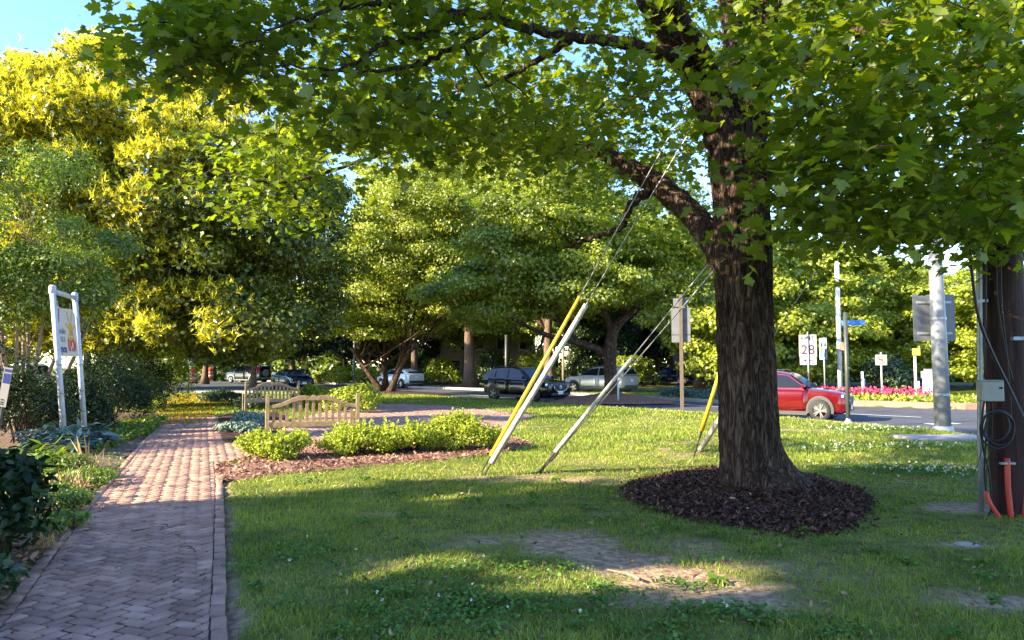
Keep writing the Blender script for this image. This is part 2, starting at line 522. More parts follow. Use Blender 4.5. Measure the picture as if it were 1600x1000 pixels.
def make_tree(name, label, cat, base, trunk_h, tr, blobs, rc, per, lsize, leafm, barkm, tpl='rhomb', seed=1, lean=(0, 0), nlimb=14, stems=1, filt=None, group=None, shell=.5, stem_spread=.6, flat=.65):
    rng = np.random.default_rng(seed)
    root = thing(name, label, cat, base, 0, group)
    bx = Vector(base)
    P, Nn, T, CC = crown_points(blobs, rng, rc, per, shell, flat)
    if filt is not None:
        k = filt(P, rng)
        P, Nn, T = P[k], Nn[k], T[k]
    sz = lsize * rng.uniform(.7, 1.3, len(P))
    leaves("crown", P, Nn, sz, tpl, leafm, root, tint=T, rng=rng, origin=base)
    mb = MB()
    tops = []
    cz = np.array(blobs[0][0])
    for s in range(stems):
        a = 2 * PI * s / max(stems, 1) + rng.uniform(0, 1)
        sp = 0 if stems == 1 else stem_spread * rng.uniform(.5, 1.2)
        b0 = Vector((math.cos(a), math.sin(a), 0)) * (0 if stems == 1 else tr * 1.6)
        top = Vector((lean[0] + math.cos(a) * sp, lean[1] + math.sin(a) * sp, trunk_h * rng.uniform(.9, 1.1)))
        pts = []
        n = 9
        wob = rng.normal(0, 1, 2) * trunk_h * .02
        for i in range(n + 1):
            t = i / n
            p = b0.lerp(top, t); 
            p.x += wob[0] * math.sin(PI * t); p.y += wob[1] * math.sin(PI * t)
            pts.append(p)
        rad = [tr * (1 - .45 * i / n) * (1 + .7 * math.exp(-i / n * 12)) for i in range(n + 1)]
        pts[0].z = -.08
        mb.tube(pts, rad, 12)
        tops.append((pts, rad))
    order = rng.permutation(len(CC))[:nlimb]
    for j, ci in enumerate(order):
        pts, rad = tops[j % len(tops)]
        k = int(rng.integers(5, len(pts)))
        e = Vector(tuple(CC[ci])) - bx
        q = curve_pts(pts[k], e, 6, .06, rng)
        r0 = rad[k] * .55
        mb.tube(q, [r0 * (1 - .85 * i / 6) for i in range(7)], 7)
        for _ in range(2):
            e2 = Vector(tuple(CC[int(rng.integers(len(CC)))])) - bx
            a0 = q[3]
            if (e2 - a0).length < 4.5:
                mb.tube(curve_pts(a0, e2, 5, .06, rng), [r0 * .4 * (1 - .8 * i / 5) for i in range(6)], 5)
    mb.build("trunk", barkm, root, smooth=True)
    return root

def make_bush(name, label, base, rx, ry, h, n, lsize, leafm, tpl='oval', seed=1, group=None, cat='shrub', upright=0.0, lumps=14, stemm=None, shoots=0):
    rng = np.random.default_rng(seed)
    root = thing(name, label, cat, base, 0, group)
    c = np.array((0, 0, h * .45))
    k = lumps
    d = rand_dirs(k, rng); d[:, 2] = np.abs(d[:, 2]) * 1.5 - .62
    cc = c + d * np.array((rx, ry, h * .5)) * rng.uniform(.45, .85, (k, 1))
    per = n // k
    P = []; N = []; D = []; T = []
    for i in range(k):
        dd = norm(rand_dirs(per, rng) + .5 * d[i] + np.array((0, 0, .25)))
        r = np.array((rx, ry, h * .6)) * .50 * rng.uniform(.75, 1.2)
        q = cc[i] + dd * r * (rng.uniform(.15, 1, (per, 1)) ** .5)
        P.append(q)
        N.append(dd + rng.normal(0, .5, (per, 3)) + np.array((0, 0, .3)))
        D.append(dd * .5 + rng.normal(0, .6, (per, 3)) + np.array((0, 0, upright)))
        T.append(np.clip(rng.normal(.5, .25, per) + rng.normal(0, .1), 0, 1))
    for i in range(shoots):
        j = int(rng.integers(k))
        e = norm((d[j] + rng.normal(0, .5, 3) + np.array((0, 0, .8)))[None])[0]
        s0 = cc[j] + e * np.array((rx, ry, h * .6)) * .38
        ln = rng.uniform(.3, 1.0) * .28 * h
        t = np.linspace(0, 1, 16)[:, None]
        P.append(s0 + e * ln * t + np.array((0, 0, .05)) * t * t)
        N.append(rng.normal(size=(16, 3))); D.append(e + rng.normal(0, .6, (16, 3))); T.append(np.clip(rng.normal(.7, .2, 16), 0, 1))
    P = np.concatenate(P); P[:, 2] = np.maximum(P[:, 2], rng.uniform(.01, .12, len(P)))
    leaves("foliage", P, np.concatenate(N), lsize * rng.uniform(.65, 1.3, len(P)), tpl, leafm, root, dirs=np.concatenate(D), tint=np.concatenate(T), rng=rng)
    mb = MB()
    for i in range(k):
        mb.tube(curve_pts((rng.normal(0, .06), rng.normal(0, .06), -.03), tuple(cc[i]), 4, .08, rng), [.014, .012, .010, .008, .004], 5)
    mb.build("stem", stemm or M['twig'], root)
    return root

def text_part(name, body, size, m, parent, mtx, align='CENTER', th=.002, sx=1.0):
    cu = bpy.data.curves.new(name, 'FONT')
    cu.body = body; cu.size = size; cu.extrude = th; cu.align_x = align; cu.align_y = 'CENTER'
    cu.resolution_u = 3; cu.offset = size * .018
    tmp = bpy.data.objects.new(name, cu)
    COL.objects.link(tmp)
    dg = bpy.context.evaluated_depsgraph_get()
    me = bpy.data.meshes.new_from_object(tmp.evaluated_get(dg))
    bpy.data.objects.remove(tmp)
    me.materials.clear(); me.materials.append(m)
    me.transform(mtx @ Matrix.Diagonal((sx, 1, 1, 1)))
    me.name = name
    o = bpy.data.objects.new(name, me)
    COL.objects.link(o); o.parent = parent
    return o

FACE = Matrix.Rotation(PI / 2, 4, 'X')      # text lying in XZ, readable from -Y
def facing(x, y, z):
    return Matrix.Translation((x, y, z)) @ FACE

# ------------------------------------------------------------------ plan polygons
def P2(l):
    return [(ground(a, b).x, ground(a, b).y) for a, b in l]

PATH_L = [(-1.75, 1.0)] + P2([(0, 975), (60, 890), (130, 800), (180, 745), (235, 680), (270, 650)])
PATH_R = [(-0.42, 1.0)] + P2([(343, 1000), (343, 750), (339, 722), (337, 694), (335, 650)])
PATH = PATH_L + PATH_R[::-1]
PLAZA = P2([(330, 728), (400, 714), (500, 704), (620, 672), (780, 672), (836, 650), (700, 634), (566, 631), (480, 652), (405, 692), (330, 694)])
ROAD = [(-70, 68), (-20.8, 51), (-8.5, 45.6), (-1.6, 37), (2.17, 31.3), (6.2, 26.4), (8.5, 23.6), (9.5, 21.4), (10.2, 19.9), (10.75, 18.6), (10.6, 16.5), (10.9, 13), (11.5, 5), (12, -25),
        (60, -25), (60, 52), (24, 33), (19.5, 29.2), (17.3, 29.3), (14.7, 31.8), (11, 32.6), (9.6, 33.6), (7.7, 37), (3.3, 44), (-2.7, 52.8), (-9, 58.5), (-15, 68), (-30, 85), (-70, 97)]
ROAD2 = [(-20, 75), (-8.6, 61), (-1, 54), (6, 46.8), (14, 38.5), (19, 36.5), (22, 41), (15, 46), (8, 54), (0, 63), (-10, 74), (-28, 90)]
MULCH_SHRUB = P2([(333, 736), (346, 757), (420, 745), (500, 737), (640, 724), (740, 716), (800, 706), (835, 695), (770, 678), (640, 688), (500, 700), (400, 714), (345, 728)])
MULCH_LAMB = P2([(338, 692), (405, 691), (470, 665), (440, 646), (345, 648), (334, 660)])

def inpoly(X, Y, poly):
    ins = np.zeros(np.shape(X), bool)
    n = len(poly)
    for i in range(n):
        x1, y1 = poly[i]; x2, y2 = poly[(i + 1) % n]
        c = ((y1 > Y) != (y2 > Y))
        with np.errstate(divide='ignore', invalid='ignore'):
            xi = (x2 - x1) * (Y - y1) / (y2 - y1 + 1e-12) + x1
        ins ^= c & (X < xi)
    return ins

def polydist(X, Y, poly):
    D = np.full(np.shape(X), 1e9)
    n = len(poly)
    for i in range(n):
        x1, y1 = poly[i]; x2, y2 = poly[(i + 1) % n]
        dx, dy = x2 - x1, y2 - y1
        L = dx * dx + dy * dy + 1e-12
        t = np.clip(((X - x1) * dx + (Y - y1) * dy) / L, 0, 1)
        D = np.minimum(D, np.hypot(X - x1 - t * dx, Y - y1 - t * dy))
    return D

def sdist(X, Y, poly):
    d = polydist(X, Y, poly)
    return np.where(inpoly(X, Y, poly), -d, d)

def vnoise(X, Y, s, seed=0):
    """cheap smooth value noise, vectorised"""
    x = X / s + seed * 17.3; y = Y / s + seed * 9.1
    xi = np.floor(x).astype(np.int64); yi = np.floor(y).astype(np.int64)
    fx = x - xi; fy = y - yi
    fx = fx * fx * (3 - 2 * fx); fy = fy * fy * (3 - 2 * fy)
    def h(a, b):
        k = (a * 374761393 + b * 668265263 + seed * 144665) & 0x7fffffff
        k = ((k ^ (k >> 13)) * 1274126177) & 0x7fffffff
        return ((k ^ (k >> 16)) & 0xffff) / 65535.0
    return (h(xi, yi) * (1 - fx) + h(xi + 1, yi) * fx) * (1 - fy) + (h(xi, yi + 1) * (1 - fx) + h(xi + 1, yi + 1) * fx) * fy

TREE = Vector((2.97, 9.0, 0))
MOUND = P2([(968, 768), (982, 785), (1030, 803), (1110, 820), (1220, 836), (1290, 838), (1340, 826), (1362, 800), (1366, 780), (1340, 765), (1300, 753), (1240, 738), (1110, 733), (1040, 742), (990, 754)])

BARE = []   # worn earth patches: (x, y, rx, ry, rot, strength)
def bare(px, py, rx, ry, s=1.0, rot=0.0):
    g = ground(px, py); BARE.append((g.x, g.y, rx, ry, rot, s))
bare(880, 848, .75, .5, 1.0); bare(960, 872, .6, .45, 1.1); bare(1060, 902, .5, .38, 1.3); bare(1120, 930, .6, .35, .9); bare(1010, 935, .4, .25, .7); bare(1080, 945, .55, .22, .75)
bare(1190, 945, .6, .25, .6); bare(1560, 938, .5, .22, .9); bare(1480, 925, .45, .15, .6)
bare(830, 748, 1.3, .35, .85); bare(960, 752, .8, .25, .5); bare(600, 802, .35, .16, .6)
bare(1500, 795, .55, .4, .9); bare(700, 855, .3, .2, .5); bare(1510, 852, .25, .12, .9); bare(900, 720, .6, .5, .35); bare(790, 640, 2.5, .5, .6); bare(1000, 655, 2, .6, .4)
bare(1250, 672, 1.6, .25, .8); bare(1480, 687, 1.0, .35, .8)
bare(1300, 900, .5, .3, .35); bare(560, 880, .4, .25, .3)

def bareness(X, Y):
    b = np.zeros(np.shape(X))
    nz = vnoise(X, Y, .35, 3) * .55 + vnoise(X, Y, .12, 4) * .45
    for x, y, rx, ry, ro, s in BARE:
        d = np.sqrt(((X - x) / rx) ** 2 + ((Y - y) / ry) ** 2)
        b = np.maximum(b, s * np.clip(1.45 - d - (nz - .4) * 1.2, 0, 1))
    ed = sdist(X, Y, PATH)
    b = np.maximum(b, np.where(X > -6, np.clip(1.25 - (ed - .03) / .11 - (nz - .5) * 1.6, 0, 1), 0) * (Y < 11) * .95)
    lo_ = vnoise(X, Y, 1.3, 8) * .6 + vnoise(X, Y, .4, 9) * .4
    b = np.maximum(b, np.clip((lo_ - .70) * 3.2, 0, .55))
    return np.clip(b, 0, 1)

# ------------------------------------------------------------------ ground sheet
gx = np.concatenate([np.linspace(-400, -42, 14), np.arange(-40, -14, 1.0), np.arange(-14, 14, .1), np.arange(14, 40, .8), np.linspace(42, 400, 14)])
gy = np.concatenate([np.linspace(-200, -2, 12), np.arange(-1, 2, .5), np.arange(2, 26, .1), np.arange(26, 60, .4), np.arange(60, 110, 2.0), np.linspace(115, 600, 14)])
GX, GY = np.meshgrid(gx, gy)
Z = (vnoise(GX, GY, 1.7, 1) - .5) * .035 + (vnoise(GX, GY, .35, 2) - .5) * .018
near_t = (np.abs(GX) < 16) & (GY < 40) & (GY > 0)
low = np.minimum(sdist(GX, GY, PATH), sdist(GX, GY, PLAZA))
Z = np.where(low < .10, -.03 - .01 * vnoise(GX, GY, .5, 6), Z)
rd = np.minimum(sdist(GX, GY, ROAD), sdist(GX, GY, ROAD2))
Z = np.where(rd < .16, -.16, Z)
BG = bareness(GX, GY)
Z = Z - .015 * BG
V = np.stack([GX, GY, Z], -1).reshape(-1, 3)
ny, nx = GX.shape
ii = (np.arange(ny - 1)[:, None] * nx + np.arange(nx - 1)[None, :]).ravel()
T = np.concatenate([np.stack([ii, ii + 1, ii + nx + 1], -1), np.stack([ii, ii + nx + 1, ii + nx], -1)])
def lawn_mat():
    m = bpy.data.materials.new("lawn_ground")
    m.use_nodes = True
    n, l = m.node_tree.nodes, m.node_tree.links
    p = n["Principled BSDF"]; p.inputs["Roughness"].default_value = .95; p.inputs["Specular IOR Level"].default_value = .15
    tc = n.new("ShaderNodeTexCoord")
    def nz(s, det=8):
        t = n.new("ShaderNodeTexNoise"); t.inputs["Scale"].default_value = s; t.inputs["Detail"].default_value = det
        l.new(tc.outputs["Object"], t.inputs[0]); return t
    def ramp(t, a, b, p0=.35, p1=.65):
        r = n.new("ShaderNodeValToRGB"); r.color_ramp.elements[0].color = lin(a); r.color_ramp.elements[1].color = lin(b)
        r.color_ramp.elements[0].position = p0; r.color_ramp.elements[1].position = p1
        l.new(t.outputs["Fac"], r.inputs[0]); return r
    g = ramp(nz(6), (0.08, 0.085, 0.025), (0.17, 0.19, 0.045))
    s = ramp(nz(14), (0.20, 0.135, 0.085), (0.46, 0.33, 0.21))
    at_ = n.new("ShaderNodeAttribute"); at_.attribute_name = "tint"
    mx = n.new("ShaderNodeMix"); mx.data_type = 'RGBA'
    l.new(at_.outputs["Fac"], mx.inputs[0]); l.new(g.outputs[0], mx.inputs[6]); l.new(s.outputs[0], mx.inputs[7])
    l.new(mx.outputs[2], p.inputs["Base Color"])
    b = n.new("ShaderNodeBump"); b.inputs["Strength"].default_value = .7; b.inputs["Distance"].default_value = .03
    l.new(nz(30).outputs["Fac"], b.inputs["Height"]); l.new(b.outputs[0], p.inputs["Normal"])
    return m
M['lawn'] = lawn_mat()
g = raw_mesh("ground", V, T, M['lawn'], tint=np.clip(BG * 1.3, 0, 1).ravel(), smooth=True)
tag(g, "short lawn with worn bare earth patches between the brick path and the road", kind='structure')

def sheet(name, poly, z, m, label, kind='structure'):
    bm = bmesh.new()
    vs = [bm.verts.new((x, y, z)) for x, y in poly]
    bm.faces.new(vs)
    bmesh.ops.triangulate(bm, faces=bm.faces)
    bmesh.ops.recalc_face_normals(bm, faces=bm.faces)
    for f in bm.faces:
        if f.normal.z < 0: f.normal_flip()
    me = bpy.data.meshes.new(name); bm.to_mesh(me); bm.free()
    me.materials.append(m)
    o = bpy.data.objects.new(name, me); COL.objects.link(o)
    return tag(o, label, kind=kind)

sheet("road", ROAD, -.10, M['asphalt'], "blue grey asphalt road curving past the lawn to the crossing")
sheet("side_road", ROAD2, -.096, M['asphalt'], "second asphalt carriageway beyond the grass strip")

def strip(pts, width, side=1):
    """left offset polyline"""
    out = []
    n = len(pts)
    for i in range(n):
        a = Vector(pts[max(i - 1, 0)]); b = Vector(pts[min(i + 1, n - 1)])
        t = (b - a).normalized(); nn = Vector((-t.y, t.x)) * side
        p = Vector(pts[i]) + nn * width
        out.append((p.x, p.y))
    return out

def resample(pts, step):
    out = []
    for a, b in zip(pts[:-1], pts[1:]):
        a = Vector(a); b = Vector(b)
        k = max(1, int((b - a).length / step))
        for i in range(k):
            p = a.lerp(b, i / k); out.append((p.x, p.y))
    out.append(tuple(pts[-1]))
    return out

def smoothline(pts, it=2):
    for _ in range(it):
        q = [pts[0]]
        for a, b in zip(pts[:-1], pts[1:]):
            a = Vector(a); b = Vector(b)
            q += [tuple(a.lerp(b, .25)), tuple(a.lerp(b, .75))]
        q.append(pts[-1]); pts = q
    return pts

def kerb(name, pts, m, label, width=.22, z0=-.2, z1=.03, side=1):
    a = smoothline(pts, 1)
    b = strip(a, width, side)
    mb = MB()
    n = len(a)
    vs = []
    for p, q in zip(a, b):
        vs += [(p[0], p[1], z0), (p[0], p[1], z1 - .02), (p[0] + (q[0] - p[0]) * .12, p[1] + (q[1] - p[1]) * .12, z1), (q[0], q[1], z1), (q[0], q[1], z0)]
    fs = []
    for i in range(n - 1):
        for k in range(4):
            fs.append((i * 5 + k, i * 5 + k + 1, (i + 1) * 5 + k + 1, (i + 1) * 5 + k))
    mb.add(vs, fs)
    return tag(mb.build(name, m), label, kind='structure')

kerb("kerb", ROAD[0:14], M['kerb'], "low concrete kerb along the lawn edge of the road", side=-1, width=.2, z1=.012)
kerb("kerb", ROAD[19:29][::-1], M['kerb'], "pale concrete kerb along the grass strip across the road", side=1, width=.3, z1=.05)
kerb("kerb", [(19.5, 29.2), (17.3, 29.3), (14.7, 31.8), (11, 32.6), (10.2, 33.2)], M['kerb_brick'], "reddish brick kerb in front of the flower bed", side=-1, width=.35, z1=.14)
# painted markings
def rline(name, pts, wd, label, z=-.088):
    a = smoothline(pts, 2); b = strip(a, wd)
    mb = MB()
    vs = [(p[0], p[1], z) for p in a] + [(p[0], p[1], z) for p in b]
    n = len(a)
    mb.add(vs, [(i, i + 1, n + i + 1, n + i) for i in range(n - 1)])
    return tag(mb.build(name, M['line']), label, kind='structure')
rline("road_line", [(4.2, 38.5), (7.3, 33.2), (9.8, 28.6), (13.5, 24.6)], .14, "long white lane line on the near road")
rline("road_line", [(-9, 50.5), (-3.5, 45), (0, 40.3), (1.6, 38)], .14, "white lane line left of the navy car")
for k, (x, y) in enumerate([(12.2, 21.6)]):
    rline("crossing_bar", [(x, y), (x + 1.0, y + .25)], .35, "worn white crossing bar on the asphalt near the grey pole")
rline("road_line", [(12.2, 16.0), (12.9, 18.0), (13.4, 19.2)], .3, "white stop line beside the utility pole corner")

# far pavement and small pieces at the left
sheet("pavement", [(-27, 46.5), (-12, 42.2), (-11.6, 43.7), (-20.4, 49.2), (-28, 51.2)], .012, M['concrete'], "grey concrete pavement crossing the far end of the brick path")

# ------------------------------------------------------------------ brick path (herringbone) and plaza
def line_normal(p, q):
    t = (Vector(q) - Vector(p)).normalized()
    return t

def make_bricks():
    L, W = .205, .1025
    ang = math.radians(45) + math.atan2(-.385, .923) * -1
    ca, sa = math.cos(ang), math.sin(ang)
    cells = []
    rng = np.random.default_rng(5)
    R = 34
    n = int(R / W)
    K = np.arange(-n, n)
    XX, YY = np.meshgrid(K, K)
    k = (XX - YY) % 4
    hx = (XX[k == 0] + 1.0) * W; hy = (YY[k == 0] + .5) * W
    vx = (XX[k == 3] + .5) * W; vy = (YY[k == 3] + 1.0) * W
    bx = np.concatenate([hx, vx]); by = np.concatenate([hy, vy])
    hor = np.concatenate([np.ones(len(hx), bool), np.zeros(len(vx), bool)])
    wx = bx * ca - by * sa - 6; wy = bx * sa + by * ca + 13
    ok = (inpoly(wx, wy, PATH) | (sdist(wx, wy, PATH) < .1)) | (inpoly(wx, wy, PLAZA) & (sdist(wx, wy, PATH) > -.05)) | (inpoly(wx, wy, PLAZA) & inpoly(wx, wy, PATH))
    V = []; T = []; C = []
    def lay(poly, t=None):
        cx = sum(p[0] for p in poly) / len(poly); cy = sum(p[1] for p in poly) / len(poly)
        dz = max(-.005, rng.normal(0, .0022)); tx, ty = rng.normal(0, .0045, 2)
        n = len(poly); base = len(V)
        for (g, ez) in ((.0085, -.03), (.0085, -.009), (.0150, 0.0)):
            for x, y in poly:
                dx, dy = x - cx, y - cy
                d = math.hypot(dx, dy) + 1e-9
                k = max(0.05, 1 - g * 1.5 / d)
                V.append((cx + dx * k, cy + dy * k, ez + dz + dx * tx + dy * ty + .022))
        for r in range(2):
            for i in range(n):
                j = (i + 1) % n
                a0, b0, c0, d0 = base + r * n + i, base + r * n + j, base + r * n + n + j, base + r * n + n + i
                T.append((a0, b0, c0)); T.append((a0, c0, d0))
        for i in range(1, n - 1): T.append((base + 2 * n, base + 2 * n + i, base + 2 * n + i + 1))
        t = float(np.clip(rng.normal(.5, .24), 0, 1))
        C.extend([t] * 3 * n)
    def rect(cx, cy, a, l, wd):
        c, s = math.cos(a), math.sin(a)
        return [(cx + x * c - y * s, cy + x * s + y * c) for x, y in ((-l / 2, -wd / 2), (l / 2, -wd / 2), (l / 2, wd / 2), (-l / 2, wd / 2))]
    def brick(cx, cy, a, l, wd): lay(rect(cx, cy, a, l, wd))
    Rs = smoothline(PATH_R[:4], 1); Ls = smoothline(PATH_L, 1)
    def halfplane(poly, p, n):
        out = []
        for i in range(len(poly)):
            u, v = poly[i], poly[(i + 1) % len(poly)]
            du = (u[0] - p[0]) * n[0] + (u[1] - p[1]) * n[1]; dv = (v[0] - p[0]) * n[0] + (v[1] - p[1]) * n[1]
            if du >= 0: out.append(u)
            if (du >= 0) != (dv >= 0):
                t = du / (du - dv)
                out.append((u[0] + (v[0] - u[0]) * t, u[1] + (v[1] - u[1]) * t))
        return out
    def nearest(line, x, y):
        best = None
        for (x1, y1), (x2, y2) in zip(line[:-1], line[1:]):
            dx, dy = x2 - x1, y2 - y1
            t = max(0, min(1, ((x - x1) * dx + (y - y1) * dy) / (dx * dx + dy * dy)))
            d = math.hypot(x - x1 - dx * t, y - y1 - dy * t)
            if best is None or d < best[0]: best = (d, (x1, y1), (dx, dy), t)
        return best
    def course_clip(poly):
        x = sum(p[0] for p in poly) / 4; y = sum(p[1] for p in poly) / 4
        for line, sg in ((Rs, 1), (Ls, -1)):
            d, p, e, t = nearest(line, x, y)
            if d < .35 and (line is Ls or y < Rs[-1][1]):
                L_ = math.hypot(*e); n = (-e[1] / L_ * sg, e[0] / L_ * sg)
                poly = halfplane(poly, (p[0] + n[0] * .046, p[1] + n[1] * .046), n)
                if len(poly) < 3: return None
        ar = 0
        for i in range(len(poly)):
            u, v = poly[i], poly[(i + 1) % len(poly)]
            ar += u[0] * v[1] - u[1] * v[0]
        return poly if abs(ar) / 2 > .0007 else None
    for x, y, h in zip(wx[ok], wy[ok], hor[ok]):
        q = course_clip(rect(x, y, ang + (0 if h else PI / 2), L, W))
        if q: lay(q)
    # edging courses
    def course(pts, off, side):
        q = strip(resample(smoothline(pts, 1), .05), off, side)
        acc = 0; last = Vector(q[0])
        cur = [last]
        i = 0
        while i < len(q) - 1:
            a = Vector(q[i]); j = i
            while j < len(q) - 1 and (Vector(q[j]) - a).length < L: j += 1
            b = Vector(q[j])
            if (b - a).length > L * .8:
                t = b - a
                m_ = (a + b) / 2
                brick(m_.x + rng.normal(0, .004), m_.y + rng.normal(0, .004), math.atan2(t.y, t.x) + rng.normal(0, .018), min(t.length, L * 1.2), W)
            i = j
    course(PATH_R[:4], .0, 1)
    course(PATH_L, .0, -1)
    o = raw_mesh("brick_path", np.array(V), np.array(T), M['brick'], tint=np.array(C))
    tag(o, "herringbone brick path with an edging course, widening to a paved seating area", kind='structure')
    for nm, poly in (("path_bedding", PATH), ("plaza_bedding", PLAZA)):
        sheet(nm, poly, .012 if nm[1] == 'a' else .0135, M['joint'], "dark sandy joints under the bricks")
make_bricks()

# ------------------------------------------------------------------ mulch beds
def bed(name, poly, m, label, z=.03, res=.12):
    xs = [p[0] for p in poly]; ys = [p[1] for p in poly]
    X, Y = np.meshgrid(np.arange(min(xs) - .1, max(xs) + .1, res), np.arange(min(ys) - .1, max(ys) + .1, res))
    d = sdist(X, Y, poly)
    e = d + (vnoise(X, Y, .25, 21) - .5) * .25
    Zb = np.clip(-e / .35, -.2, 1) * z + .008 + (vnoise(X, Y, .16, 22) - .5) * .03
    ny, nx = X.shape
    keep = (e < .06)
    ii = (np.arange(ny - 1)[:, None] * nx + np.arange(nx - 1)[None, :])
    kq = (keep[:-1, :-1] & keep[1:, 1:] & keep[:-1, 1:] & keep[1:, :-1]).ravel()
    ii = ii.ravel()[kq]
    T = np.concatenate([np.stack([ii, ii + 1, ii + nx + 1], -1), np.stack([ii, ii + nx + 1, ii + nx], -1)])
    o = raw_mesh(name, np.stack([X, Y, Zb], -1).reshape(-1, 3), T, m, smooth=True)
    return tag(o, label, kind='structure')

LEFTBED = [(p[0] - .02, p[1]) for p in PATH_L] + [(-13, 26), (-16, 22), (-14, 12), (-9, 6), (-5, 1)]
bed("planting_bed", LEFTBED, M['leafsoil'], "brown leaf strewn planting bed left of the brick path", .03, .15)
bed("mulch_bed", MULCH_SHRUB, M['redmulch'], "reddish mulch under the yellow green shrubs", .04)
bed("mulch_bed", MULCH_LAMB, M['mulch'], "dark mulch around the silvery ground cover", .04)

def mound(name, poly, c, h, m, label, flat=1.4, nr=26, na=96, flare=0):
    cx, cy = c
    vs = []; fs = []
    P = [Vector((p[0] - cx, p[1] - cy)) for p in poly]
    for a in range(na):
        th = 2 * PI * a / na
        d = Vector((math.cos(th), math.sin(th)))
        R = 0
        for p, q in zip(P, P[1:] + P[:1]):
            e = q - p
            den = d.x * e.y - d.y * e.x
            if abs(den) < 1e-9: continue
            t = (p.x * e.y - p.y * e.x) / den
            u = (p.x * d.y - p.y * d.x) / den
            if t > 0 and -1e-6 <= u <= 1 + 1e-6: R = max(R, t)
        R *= 1 + .09 * noise.noise((d.x * 2.2, d.y * 2.2, 3.3)) + .05 * noise.noise((d.x * 9, d.y * 9, 1))
        for r in range(nr + 1):
            f = r / nr
            x, y = cx + d.x * R * f, cy + d.y * R * f
            z = h * (1 - f ** flat) + .04 * noise.noise((x * 2.2, y * 2.2, 0)) * (1 - f) + .018 * noise.noise((x * 9, y * 9, 5)) + .005 - .05 * max(0, f - .93) / .07
            vs.append((x, y, z))
    for a in range(na):
        b = (a + 1) % na
        for r in range(nr):
            fs.append((a * (nr + 1) + r, b * (nr + 1) + r, b * (nr + 1) + r + 1, a * (nr + 1) + r + 1))
    mb = MB(); mb.add(vs, fs)
    o = mb.build(name, m, smooth=True, fixn=False)
    return tag(o, label, kind='structure')

mound("mulch_mound", MOUND, (TREE.x, TREE.y), .21, M['mulch'], "dark brown mulch ring mounded round the big maple trunk")
b955 = ground(955, 627)
mound("mulch_mound", [(b955.x + 3.0 * math.cos(a), b955.y + 1.7 * math.sin(a)) for a in np.linspace(0, 2 * PI, 20)[:-1]], (b955.x, b955.y), .42, M['redmulch'], "reddish mulch mound round the street maple", 1.1)
b605 = Vector((-7.3, 43.2, 0))
mound("mulch_mound", [(b605.x + .6 + 3.2 * math.cos(a), b605.y + 1.4 * math.sin(a)) for a in np.linspace(0, 2 * PI, 20)[:-1]], (b605.x + .4, b605.y), .18, M['mulch'], "low dark mulch ring under the forked tree by the road", 1.1)

def scatter_in(poly, n, rng):
    xs = [p[0] for p in poly]; ys = [p[1] for p in poly]
    out = []
    while len(out) < n:
        X = rng.uniform(min(xs), max(xs), n); Y = rng.uniform(min(ys), max(ys), n)
        k = inpoly(X, Y, poly)
        out += list(zip(X[k], Y[k]))
    return np.array(out[:n])

def flat_scatter(name, xy, z, size, tpl, m, label, rng, tilt=.5, tint=None):
    N = len(xy)
    pos = np.concatenate([xy, np.broadcast_to(np.asarray(z, float), (N,))[:, None]], 1)
    nrm = np.array((0, 0, 1.0)) + rng.normal(0, tilt, (N, 3))
    d = rng.normal(size=(N, 3)); d[:, 2] *= .3
    o = leaves(name, pos, nrm, size * rng.uniform(.5, 1.5, N), tpl, m, dirs=d, rng=rng, tint=tint)
    return tag(o, label, kind='stuff')

rg = np.random.default_rng(31)
xy = scatter_in(MOUND, 15000, rg)
Pm = np.array([(p[0] - TREE.x, p[1] - TREE.y) for p in MOUND])
def mound_z(xy):
    # radial fraction by scaling the outline
    f = np.ones(len(xy))
    th = np.arctan2(xy[:, 1] - TREE.y, xy[:, 0] - TREE.x)
    tp = np.arctan2(Pm[:, 1], Pm[:, 0]); rp = np.hypot(Pm[:, 0], Pm[:, 1])
    o = np.argsort(tp)
    R = np.interp(th, np.concatenate([tp[o] - 2 * PI, tp[o], tp[o] + 2 * PI]), np.tile(rp[o], 3))
    f = np.clip(np.hypot(xy[:, 0] - TREE.x, xy[:, 1] - TREE.y) / R, 0, 1)
    return .21 * (1 - f ** 1.4) + .012
th_ = rg.integers(0, len(MOUND), 420); f_ = rg.random(420)[:, None]; Mo = np.array(MOUND); xe = Mo[th_] * (1 - f_) + np.roll(Mo, -1, 0)[th_] * f_ + rg.normal(0, .09, (420, 2))
xy = np.concatenate([xy, xe])
flat_scatter("mulch_chips", xy, mound_z(xy) + .008, .045, 'chip', M['chip'], "dark bark chips on the maple mulch ring", rg)
xy = scatter_in(MOUND, 170, rg)
flat_scatter("mulch_debris", xy, mound_z(xy) + .012, .05, 'chip', M['dry'], "pale wood flecks on the maple mulch ring", rg)
xy = scatter_in(MULCH_SHRUB, 7000, rg)
flat_scatter("mulch_chips", xy, .05, .05, 'chip', M['redchip'], "reddish bark chips under the yellow green shrubs", rg)
xy = scatter_in([p for p in LEFTBED if p[1] < 14] , 14000, rg)
flat_scatter("fallen_leaves", xy, .045, .06, 'oval', M['brownleaf'], "dry brown leaves littering the bed left of the path", rg)
